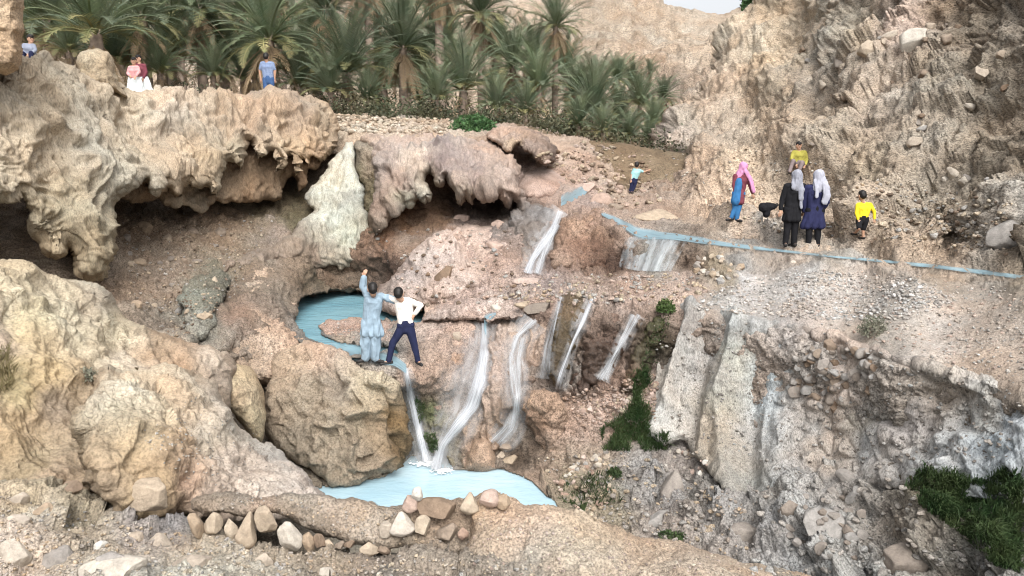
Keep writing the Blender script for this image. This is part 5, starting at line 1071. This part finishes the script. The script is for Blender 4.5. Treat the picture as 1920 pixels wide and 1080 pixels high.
# ================================================================== PEOPLE
SKIN = plain('skin', (.42, .25, .17), .55, .08, 30); HAIR = plain('dark_hair', (.012, .010, .009), .5, .3, 60); SHOE = plain('dark_shoe', (.02, .018, .018), .6, .2, 30); EYE = plain('eye_dark', (.01, .008, .006), .2, 0)
def cloth(name, rgb, var=.18, sc=9): return plain(name, rgb, .9, var, sc, .5, .15)
def capsule(p, r, q, s, fl=1.0, seg=12):
    """tapered capsule from p (radius r) to q (radius s); fl flattens it front to back"""
    p = np.array(p, float); q = np.array(q, float); d = q - p; L = np.linalg.norm(d)
    d = d / L if L > 1e-6 else np.array([0, 0, 1.]); a = np.cross(d, [0, 1, 0]); 
    if np.linalg.norm(a) < .1: a = np.cross(d, [1, 0, 0])
    a /= np.linalg.norm(a); b = np.cross(d, a); rings = []
    for k in range(5): t = -math.pi / 2 + math.pi / 2 * (k / 4); rings.append((p + d * r * math.sin(t), max(r * math.cos(t), 1e-4)))
    for k in range(5): t = math.pi / 2 * (k / 4); rings.append((q + d * s * math.sin(t), max(s * math.cos(t), 1e-4)))
    an = np.linspace(0, 2 * math.pi, seg, endpoint=False); V = []; m = (p + q) / 2
    for c, rr in rings:
        ring = c + rr * (np.cos(an)[:, None] * a + np.sin(an)[:, None] * b); V.append(ring)
    V = np.concatenate(V)
    if fl != 1.0:
        cy = np.repeat([c[1] for c, _ in rings], seg); V[:, 1] = cy + (V[:, 1] - cy) * fl
    n = len(rings); F = [[i * seg + j, i * seg + (j + 1) % seg, (i + 1) * seg + (j + 1) % seg, (i + 1) * seg + j] for i in range(n - 1) for j in range(seg)]
    return V, np.array(F)
def blob(name, caps, mat, parent, vox=.010, smooth=2, wrinkle=0, cut=None):
    VV = []; FF = []; off = 0
    for c in caps:
        V, F = capsule(*c); VV.append(V); FF.append(F + off); off += len(V)
    o = mk(name, np.concatenate(VV), np.concatenate(FF), mat, parent=parent)
    m = o.modifiers.new('r', 'REMESH'); m.mode = 'VOXEL'; m.voxel_size = vox; m.use_smooth_shade = True
    if smooth: m2 = o.modifiers.new('s', 'SMOOTH'); m2.iterations = smooth; m2.factor = .5
    dg = bpy.context.evaluated_depsgraph_get(); me = bpy.data.meshes.new_from_object(o.evaluated_get(dg)); o.modifiers.clear(); old = o.data; o.data = me; bpy.data.meshes.remove(old)
    if wrinkle:
        co = np.zeros(len(me.vertices) * 3, np.float32); me.vertices.foreach_get('co', co); co = co.reshape(-1, 3); nn = np.zeros(len(co) * 3, np.float32); me.vertices.foreach_get('normal', nn); nn = nn.reshape(-1, 3)
        h = ridged(co * np.array([9, 9, 3.5]), 2) * wrinkle; me.vertices.foreach_set('co', (co + nn * h[:, None]).ravel()); me.update()
    if not me.materials: me.materials.append(mat)
    return o
def hand_caps(w, d, k=1.0, side=1):
    """palm, four fingers of unequal length slightly curled, and a thumb off the side of the palm"""
    w = np.array(w, float); d = np.array(d, float); d /= np.linalg.norm(d); u = np.cross(d, [0, 1, 0]); 
    if np.linalg.norm(u) < .2: u = np.array([1., 0, 0])
    u /= np.linalg.norm(u); f = np.cross(u, d); c = [(w, .026 * k, w + d * .075 * k, .030 * k, .7)]
    for i, ln in enumerate((.062, .074, .070, .054)):
        b = w + d * .085 * k + u * (i - 1.5) * .021 * k; m = b + (d * .9 + f * .25) * ln * .55 * k; t = m + (d * .7 + f * .6) * ln * .5 * k; c += [(b, .0095 * k, m, .0088 * k), (m, .0088 * k, t, .0075 * k)]
    b = w + d * .025 * k + u * side * .026 * k; m = b + (d * .6 + u * side * .7) * .035 * k; c += [(b, .012 * k, m, .0105 * k), (m, .0105 * k, m + (d * .95 + u * side * .2) * .028 * k, .009 * k)]
    return c
def person(px, py, Y, J, dress, label, face=0, k=1.0, vox=.009, extra=None, hd=1.0, foot=None):
    """J: joints as (photo column, photo row[, metres further away]) measured on the figure; everything else follows human proportions x k"""
    s = F_PX / Y * 1.01; root = empty('person', at(px, py, Y), label=label, cat='person')
    def L(n):
        a = J[n]; return np.array([(a[0] - px) / s, a[2] if len(a) > 2 else 0.0, (py - a[1]) / s])
    j = {n: L(n) for n in J}; fa = np.array([math.sin(face), -math.cos(face), 0]); rt = np.array([math.cos(face), math.sin(face), 0]) # face=0 looks at the camera
    sl, sr, hl, hr, hdp = j['sl'], j['sr'], j['hl'], j['hr'], j['head']; neck = (sl + sr) / 2; pel = (hl + hr) / 2; ws = neck * .4 + pel * .6
    caps = []; H = hdp; q = k * hd
    caps += [(H + [0, 0, .035 * q], .088 * q, H - [0, 0, .03 * q], .078 * q), (H - np.array([0, 0, .06 * q]) + fa * .02 * q, .062 * q, H - np.array([0, 0, .085 * q]) + fa * .045 * q, .042 * q), (H - [0, 0, .09 * q], .052 * k, neck, .060 * k)]
    caps += [(H + fa * .088 * q - [0, 0, .01 * q], .012 * q, H + fa * .104 * q - np.array([0, 0, .032 * q]), .014 * q)]
    for sg in (-1, 1): caps.append((H + rt * sg * .085 * q - [0, 0, .0], .018 * q, H + rt * sg * .088 * q - [0, 0, .035 * q], .012 * q, .8))
    caps += [(sl + (neck - sl) * .15, .062 * k, sr + (neck - sr) * .15, .062 * k), (neck * .75 + pel * .25 + (sl - neck) * .35, .10 * k, neck * .75 + pel * .25 + (sr - neck) * .35, .10 * k), (neck * .8 + pel * .2, .115 * k, ws, .10 * k, .85), (ws, .10 * k, pel, .115 * k, .85), (hl, .088 * k, hr, .088 * k), (sl * .65 + neck * .35 - [0, 0, .08 * k], .08 * k, hl + (pel - hl) * .2 + [0, 0, .06 * k], .075 * k), (sr * .65 + neck * .35 - [0, 0, .08 * k], .08 * k, hr + (pel - hr) * .2 + [0, 0, .06 * k], .075 * k)]
    arms = []; legs = []
    for a, b, c, sd_ in (('sl', 'el', 'wl', -1), ('sr', 'er', 'wr', 1)):
        if b in j: A, B, C = j[a], j[b], j[c]; caps += [(A, .052 * k, B, .038 * k), (B, .038 * k, C, .026 * k)] + hand_caps(C, C - B, k, -sd_); arms.append((A, B, C))
    for a, b, c in (('hl', 'kl', 'al'), ('hr', 'kr', 'ar')):
        if b in j: A, B, C = j[a], j[b], j[c]; caps += [(A, .082 * k, B, .052 * k), (B, .052 * k, C, .036 * k)]; legs.append((A, B, C))
    feet = []
    for i, (A, B, C) in enumerate(legs):
        fd = fa if foot is None else np.array([math.sin(foot[i]), -math.cos(foot[i]), 0]); caps += [(C - fd * .03 * k, .034 * k, C + fd * .13 * k - np.array([0, 0, .035 * k]), .026 * k)]; feet.append((C, fd))
    body = blob('body', caps, SKIN, root, vox)
    for sg in (-1, 1):
        e = H + fa * .082 * q + rt * sg * .032 * q + [0, 0, .008 * q]; V, F = capsule(e, .011 * q, e + rt * .004, .011 * q, 1, 8); mk('eye', V, F, EYE, parent=root)
    V, F = capsule(H + fa * .078 * q - np.array([0, 0, .062 * q]) - rt * .018 * q, .006 * q, H + fa * .078 * q - np.array([0, 0, .062 * q]) + rt * .018 * q, .006 * q, 1, 8); mk('mouth', V, F, plain('lips', (.25, .09, .07), .5, 0), parent=root)
    d = dress
    if d.get('hair', True): blob('hair', [(H + [0, 0, .045 * q] - fa * .012 * q, .095 * q, H - fa * .035 * q + [0, 0, .0], .088 * q), (H + [0, 0, .06 * q] + fa * .03 * q, .07 * q, H + [0, 0, .06 * q], .08 * q)], HAIR, root, vox)
    t = d.get('top')
    if t is not None:
        lo = t.get('len', 0); c = [(sl + (neck - sl) * .1, .078 * k, sr + (neck - sr) * .1, .078 * k), (neck * .78 + pel * .22 + (sl - neck) * .42, .115 * k, neck * .78 + pel * .22 + (sr - neck) * .42, .115 * k), (neck * .8 + pel * .2, .13 * k, ws, .118 * k, .85), (ws, .12 * k, pel + [0, 0, .08 * k], .122 * k, .85), (sl * .65 + neck * .35 - [0, 0, .08 * k], .098 * k, hl + (pel - hl) * .2 + [0, 0, .10 * k], .094 * k), (sr * .65 + neck * .35 - [0, 0, .08 * k], .098 * k, hr + (pel - hr) * .2 + [0, 0, .10 * k], .094 * k)] + ([(hl, .10 * k, hr, .10 * k)] if lo else [])
        for A, B, C in arms:
            E = C if t.get('sleeve', 1) == 1 else B * .55 + A * .45
            if t.get('sleeve', 1) == 1: c += [(A, .066 * k, B, .054 * k * t.get('loose', 1)), (B, .054 * k * t.get('loose', 1), C * .92 + B * .08, .042 * k * t.get('loose', 1))]
            else: c += [(A, .066 * k, B * .7 + A * .3, .06 * k)]
        if lo:
            m = d.get('hem', pel + np.array([0, 0, -lo])); m = L('hem') if 'hem' in J else m; w_ = t.get('w', .2) * k
            for x in (-1, -.33, .33, 1): c.append((ws * .6 + pel * .4 + np.array([x * .045 * k, 0, .0]), .112 * k, m + np.array([x * w_, 0, 0]), .07 * k)); 
            for x in (-.7, 0, .7): c.append((ws * .6 + pel * .4 + np.array([x * .05 * k, 0, 0]), .11 * k, m + np.array([x * w_, .07 * k, 0]), .07 * k)); c.append((ws * .6 + pel * .4 + np.array([x * .05 * k, 0, 0]), .11 * k, m + np.array([x * w_, -.07 * k, 0]), .07 * k))
        blob(t.get('name', 'shirt'), c, t['mat'], root, vox, 2, t.get('wr', .006))
    b = d.get('bottom')
    if b is not None:
        lz = b.get('loose', 1); c = [(hl + [0, 0, .04], .104 * k, hr + [0, 0, .04], .104 * k), (pel + [0, 0, .10 * k], .118 * k, pel - [0, 0, .03 * k], .112 * k)]
        for A, B, C in legs:
            if b.get('short'): c += [(A, .10 * k, B * .85 + A * .15, .085 * k)]
            else: c += [(A, .098 * k * (lz * .5 + .5), B, .070 * k * lz), (B, .070 * k * lz, C + [0, 0, .02], .056 * k * lz)]
        blob(b.get('name', 'trousers'), c, b['mat'], root, vox, 2, b.get('wr', .005))
    for C, fd in feet: blob('shoe', [(C - fd * .045 * k - np.array([0, 0, .02]), .042 * k, C + fd * .15 * k - np.array([0, 0, .04 * k]), .034 * k)], d.get('shoe', SHOE), root, .008)
    if 'scarf' in d:
        c = [(H + [0, 0, .04 * q] - fa * .012, .112 * q, H - fa * .02 - [0, 0, .04 * q], .108 * q), (H - fa * .03 - [0, 0, .06 * q], .10 * q, neck - fa * .04, .11 * k)]
        for pts in d.get('drape', []):
            P = [np.array([(x - px) / s, y_, (py - z) / s]) for (x, z, y_) in pts[:-1]]; w_ = pts[-1]
            for u, v in zip(P, P[1:]): c.append((u, w_ * k, v, w_ * k * .95, .55))
        blob('headscarf', c, d['scarf'], root, vox, 3, .012)
    if extra: extra(root, j, s)
    return root
def checks(name, a, b, sc):
    m = newmat(name); g = N(m); tc = g.n('TexCoord').outputs['Object']; w1 = g.n('TexWave', {'Vector': tc, 'Scale': sc, 'Distortion': .6}, bands_direction='X').outputs[1]; w2 = g.n('TexWave', {'Vector': tc, 'Scale': sc, 'Distortion': .6}, bands_direction='Z').outputs[1]
    c = g.mix(g.rng(w1, .45, .55, 0, 1), a, b); c = g.mix(g.rng(w2, .5, .6, 0, .7), c, b)
    g.t.links.new(g.n('BsdfPrincipled', {'Base Color': c, 'Roughness': .9}).outputs[0], g.n('OutputMaterial').inputs[0]); return m
C_BLUE = cloth('pale_blue_grey_cotton', (.25, .33, .40)); C_WHITE = cloth('white_cotton', (.74, .70, .65), .06); C_NAVY = cloth('navy_denim', (.018, .022, .055)); C_BLACK = cloth('black_cloth', (.012, .012, .014)); C_DNAVY = cloth('dark_navy_coat', (.022, .024, .065))
C_YEL = cloth('yellow_jersey', (.72, .55, .03)); C_YEL2 = cloth('olive_yellow_shirt', (.30, .27, .06)); C_PINK = cloth('pink_scarf', (.55, .25, .42)); C_TEAL = cloth('pale_teal_shirt', (.27, .47, .48)); C_MAR = cloth('maroon_tunic', (.16, .045, .06)); C_BLU2 = cloth('bright_blue_tunic', (.04, .15, .33)); C_JEAN = cloth('blue_jeans', (.05, .10, .22))
C_SCG = checks('grey_patterned_scarf', (.42, .42, .46), (.15, .16, .20), 22); C_SCL = checks('pale_patterned_scarf', (.50, .50, .55), (.26, .27, .33), 30); C_CHK = checks('checked_shirt', (.42, .50, .62), (.04, .08, .20), 16); C_BROWN = cloth('brown_grey_trousers', (.20, .16, .16)); C_PK2 = cloth('pink_blouse', (.55, .28, .28)); C_GREY = cloth('grey_jacket', (.22, .24, .30)); C_WSK = cloth('white_skirt', (.70, .74, .74), .05)
BACK = math.pi
person(694, 680, 13.05, dict(head=(706,532,-.12), sl=(692,546,0), sr=(718,548,0), hl=(690,604,0), hr=(706,604,0), el=(684,530,0), wl=(688,511,0), er=(745,556,.02), wr=(770,560,.0), kl=(686,640,0), al=(686,672,0), kr=(706,640,0), ar=(705,673,0), hem=(699,622,0)),
       dict(top=dict(mat=C_BLUE, len=.2, w=.17, name='tunic', wr=.014, loose=1.35), bottom=dict(mat=C_BLUE, loose=1.5, wr=.014)), 'man in a pale blue grey tunic and baggy trousers with one arm raised', face=BACK + .3, k=.92, vox=.008, foot=[-1.2, 1.3])
person(756, 684, 13.05, dict(head=(752,541,-.10), sl=(748,556,0), sr=(772,558,0), hl=(756,610,0), hr=(770,609,0), el=(734,552,.0), wl=(718,549,.04), er=(793,566,0), wr=(781,583,-.03), kl=(737,640,0), al=(728,677,0), kr=(778,642,0), ar=(785,677,0)),
       dict(top=dict(mat=C_WHITE, wr=.008), bottom=dict(mat=C_NAVY, wr=.004)), 'man in a white shirt and navy trousers, legs apart, his arm round the other man', face=BACK, k=.90, vox=.008, foot=[-1.2, .6])
def bag(root, j, s):
    w_ = j['wl'] - np.array([.03, 0, .02]); blob('bag', [(w_, .04, w_ + [-.10, 0, .04], .075), (w_ + [-.10, 0, .03], .08, w_ + [-.22, 0, .05], .085), (w_ + [-.16, 0, .0], .07, w_ + [-.14, 0, -.12], .06)], C_BLACK, None, .01, 1, .02)
def loose_bag(px, py, Y):
    r = empty('bag', at(px, py, Y), label='black bag held out in the left hand of the woman in black', cat='bag')
    blob('pouch', [((.13, 0, .05), .05, (.02, 0, .03), .085), ((.02, 0, .03), .085, (-.10, 0, .02), .10), ((-.02, 0, 0), .08, (-.03, 0, -.12), .07)], C_BLACK, r, .01, 1, .02)
    blob('strap', [((.15, 0, .04), .012, (.20, 0, .07), .012), ((.20, 0, .07), .012, (.17, 0, .10), .012), ((.17, 0, .10), .012, (.11, 0, .08), .012)], C_BLACK, r, .006, 1); return r
def foot_Y(px, py):
    loc, _, _ = hit(px, py); return loc.y
bpy.context.view_layer.update()
TERR = {'w': foot_Y(1480, 466), 'g': foot_Y(1376, 416), 'y': foot_Y(1617, 449), 'b': foot_Y(1183, 362), 's': foot_Y(1490, 318)}
print('FEET', TERR)
Yw = TERR['w']
person(1482, 464, Yw, dict(head=(1486,331,0), sl=(1468,349,0), sr=(1500,349,0), hl=(1473,396,0), hr=(1489,396,0), el=(1461,374,0), wl=(1458,392,-.04), er=(1507,374,.03), wr=(1505,392,.05), kl=(1474,426,0), al=(1472,457,0), kr=(1488,426,0), ar=(1488,457,0), hem=(1481,410,0)),
       dict(top=dict(mat=C_BLACK, len=.2, w=.13, name='coat'), bottom=dict(mat=C_BLACK), scarf=C_SCG, hair=False, drape=[[(1489,340,-.06),(1492,354,-.12),(1492,370,-.13),.060],[(1480,338,-.06),(1478,350,-.12),.06],[(1492,360,-.12),(1493,388,-.13),.030]]), 'woman in a black coat and grey patterned headscarf, seen from behind', face=BACK, k=1.0, foot=[BACK - .3, BACK + .2])
loose_bag(1441, 391, Yw - .04)
person(1522, 467, Yw - .1, dict(head=(1526,331,0), sl=(1506,352,0), sr=(1541,352,0), hl=(1515,398,0), hr=(1532,398,0), el=(1502,378,.03), wl=(1506,396,.08), er=(1546,378,.02), wr=(1541,394,.10), kl=(1515,430,0), al=(1515,460,0), kr=(1531,430,0), ar=(1532,460,0), hem=(1521,423,0)),
       dict(top=dict(mat=C_DNAVY, len=.3, w=.19, name='coat'), bottom=dict(mat=C_BLACK), scarf=C_SCL, hair=False, drape=[[(1518,338,-.08),(1520,352,-.14),(1519,366,-.15),.045],[(1530,335,-.08),(1536,352,-.15),(1538,366,-.16),(1535,376,-.16),.075]]), 'woman in a long navy coat and pale headscarf, standing right of the woman in black', face=BACK, k=1.0, foot=[BACK - .3, BACK + .2])
Yg = TERR['g']
def girl(root, j, s): pass
person(1376, 416, Yg, dict(head=(1390,314,0), sl=(1375,331,.03), sr=(1394,331,-.03), hl=(1377,366,0), hr=(1388,366,0), el=(1373,348,0), wl=(1375,363,-.05), er=(1402,347,-.04), wr=(1407,362,-.06), kl=(1377,390,0), al=(1371,409,0), kr=(1384,390,0), ar=(1381,411,0), hem=(1382,379,0)),
       dict(top=dict(mat=C_MAR, len=.18, w=.10, name='tunic'), bottom=dict(mat=C_BLU2), scarf=C_PINK, hair=False, drape=[[(1392,322,-.08),(1400,335,-.10),(1405,348,-.10),(1408,358,-.10),.055]]), 'girl in a maroon and blue tunic with a long pink headscarf, turned to the right', face=.9, k=.84, foot=[-1.2, .7],
       extra=lambda root, j, s: blob('shawl', [((j['sl'] + j['sr']) / 2 + [-.04, -.03, -.10], .085, (j['hl'] + [.02, -.03, .02]), .095), (j['hl'] + [.02, -.03, .02], .095, j['hl'] + [.0, -.03, -.12], .11)], C_BLU2, root, .01, 2, .008))
Yy = TERR['y']
person(1617, 449, Yy, dict(head=(1610,366,0), sl=(1603,384,0), sr=(1627,383,0), hl=(1608,413,0), hr=(1620,413,0), el=(1601,399,-.02), wl=(1604,411,-.06), er=(1635,396,0), wr=(1636,410,-.02), kl=(1604,427,-.12), al=(1610,438,.18), kr=(1617,430,0), ar=(1618,444,0)),
       dict(top=dict(mat=C_YEL), bottom=dict(mat=C_BLACK, name='shorts', short=True)), 'small boy in a yellow jersey and black shorts running away along the stream', face=BACK + .4, k=.66, hd=1.25, vox=.007)
Yb = TERR['b']
person(1183, 363, Yb, dict(head=(1193,310,0), sl=(1187,319,0), sr=(1198,320,0), hl=(1184,340,0), hr=(1191,340,0), el=(1183,328,0), wl=(1182,337,-.05), er=(1206,323,0), wr=(1213,320,0), kl=(1183,351,0), al=(1181,360,0), kr=(1189,351,0), ar=(1185,360,0)),
       dict(top=dict(mat=C_TEAL, sleeve=0, wr=.003), bottom=dict(mat=C_NAVY)), 'far boy in a pale teal shirt and dark trousers, one arm held out', face=BACK - .5, k=.66, hd=1.2, vox=.008)
Ys = TERR['s'] - .15
person(1492, 318, Ys, dict(head=(1495,274,0), sl=(1486,287,0), sr=(1507,287,0), hl=(1489,310,0), hr=(1503,310,0), el=(1481,298,-.05), wl=(1486,308,-.16), er=(1512,298,-.03), wr=(1505,309,-.15), kl=(1478,302,-.30), al=(1472,322,-.34), kr=(1494,305,-.34), ar=(1488,322,-.36)),
       dict(top=dict(mat=C_YEL2), bottom=dict(mat=C_BROWN)), 'person in an olive yellow shirt sitting on the slope above the two women', face=0, k=.82)
person(506, 207, 24.6, dict(head=(505,112,-.05), sl=(496,124,0), sr=(515,124,0), hl=(501,154,0), hr=(512,154,0), el=(491,136,0), wl=(492,149,0), er=(519,137,0), wr=(518,150,0), kl=(501,180,0), al=(501,201,0), kr=(511,180,0), ar=(512,201,0)),
       dict(top=dict(mat=C_CHK, sleeve=0), bottom=dict(mat=C_JEAN)), 'man in a blue and white checked shirt standing beyond the crest of the left shelf', face=BACK, k=.98, vox=.01)
person(257, 206, 24.4, dict(head=(258,119,0), sl=(250,131,0), sr=(265,131,0), hl=(252,158,0), hr=(262,158,0), el=(247,141,-.05), wl=(254,146,-.2), er=(268,139,-.06), wr=(266,147,-.2), kl=(252,182,0), al=(252,200,0), kr=(262,182,0), ar=(262,200,0), hem=(259,176,0)),
       dict(top=dict(mat=C_PK2, wr=.004), bottom=dict(mat=C_WSK, loose=1.8, name='skirt')), 'left one of the pair on the crest, in a pink top and white skirt', face=.2, k=.92, vox=.01,
       extra=lambda root, j, s: blob('skirt', [(j['hl'] + [0, 0, .1], .12, j['hl'] + [-.03, 0, -.5], .19), (j['hr'] + [0, 0, .1], .12, j['hr'] + [.06, 0, -.5], .19)], C_WSK, root, .012, 2, .02))
person(270, 207, 24.9, dict(head=(267,115,0), sl=(262,127,0), sr=(277,128,0), hl=(266,156,0), hr=(276,156,0), el=(259,138,-.05), wl=(262,147,-.2), er=(280,139,-.03), wr=(277,150,-.12), kl=(266,182,0), al=(266,200,0), kr=(276,182,0), ar=(277,200,0)),
       dict(top=dict(mat=C_MAR, wr=.004), bottom=dict(mat=C_WSK, loose=1.6)), 'right one of the pair on the crest, in a dark maroon top and white skirt', face=-.2, k=.98, vox=.01,
       extra=lambda root, j, s: blob('skirt', [(j['hl'] + [0, 0, .08], .12, j['hl'] + [-.02, 0, -.55], .18), (j['hr'] + [0, 0, .08], .12, j['hr'] + [.12, 0, -.55], .22)], C_WSK, root, .012, 2, .02))
person(58, 118, 18.7, dict(head=(62,76,0), sl=(49,88,0), sr=(67,89,-.02), hl=(52,112,0), hr=(63,112,0), el=(46,99,-.05), wl=(55,106,-.16), er=(72,97,-.08), wr=(68,104,-.2), kl=(60,104,-.35), al=(64,126,-.4), kr=(74,104,-.3), ar=(76,126,-.34)),
       dict(top=dict(mat=C_GREY), bottom=dict(mat=C_NAVY)), 'dark haired person in a grey jacket sitting beside the tall rock pillar', face=.9, k=.84, vox=.01)
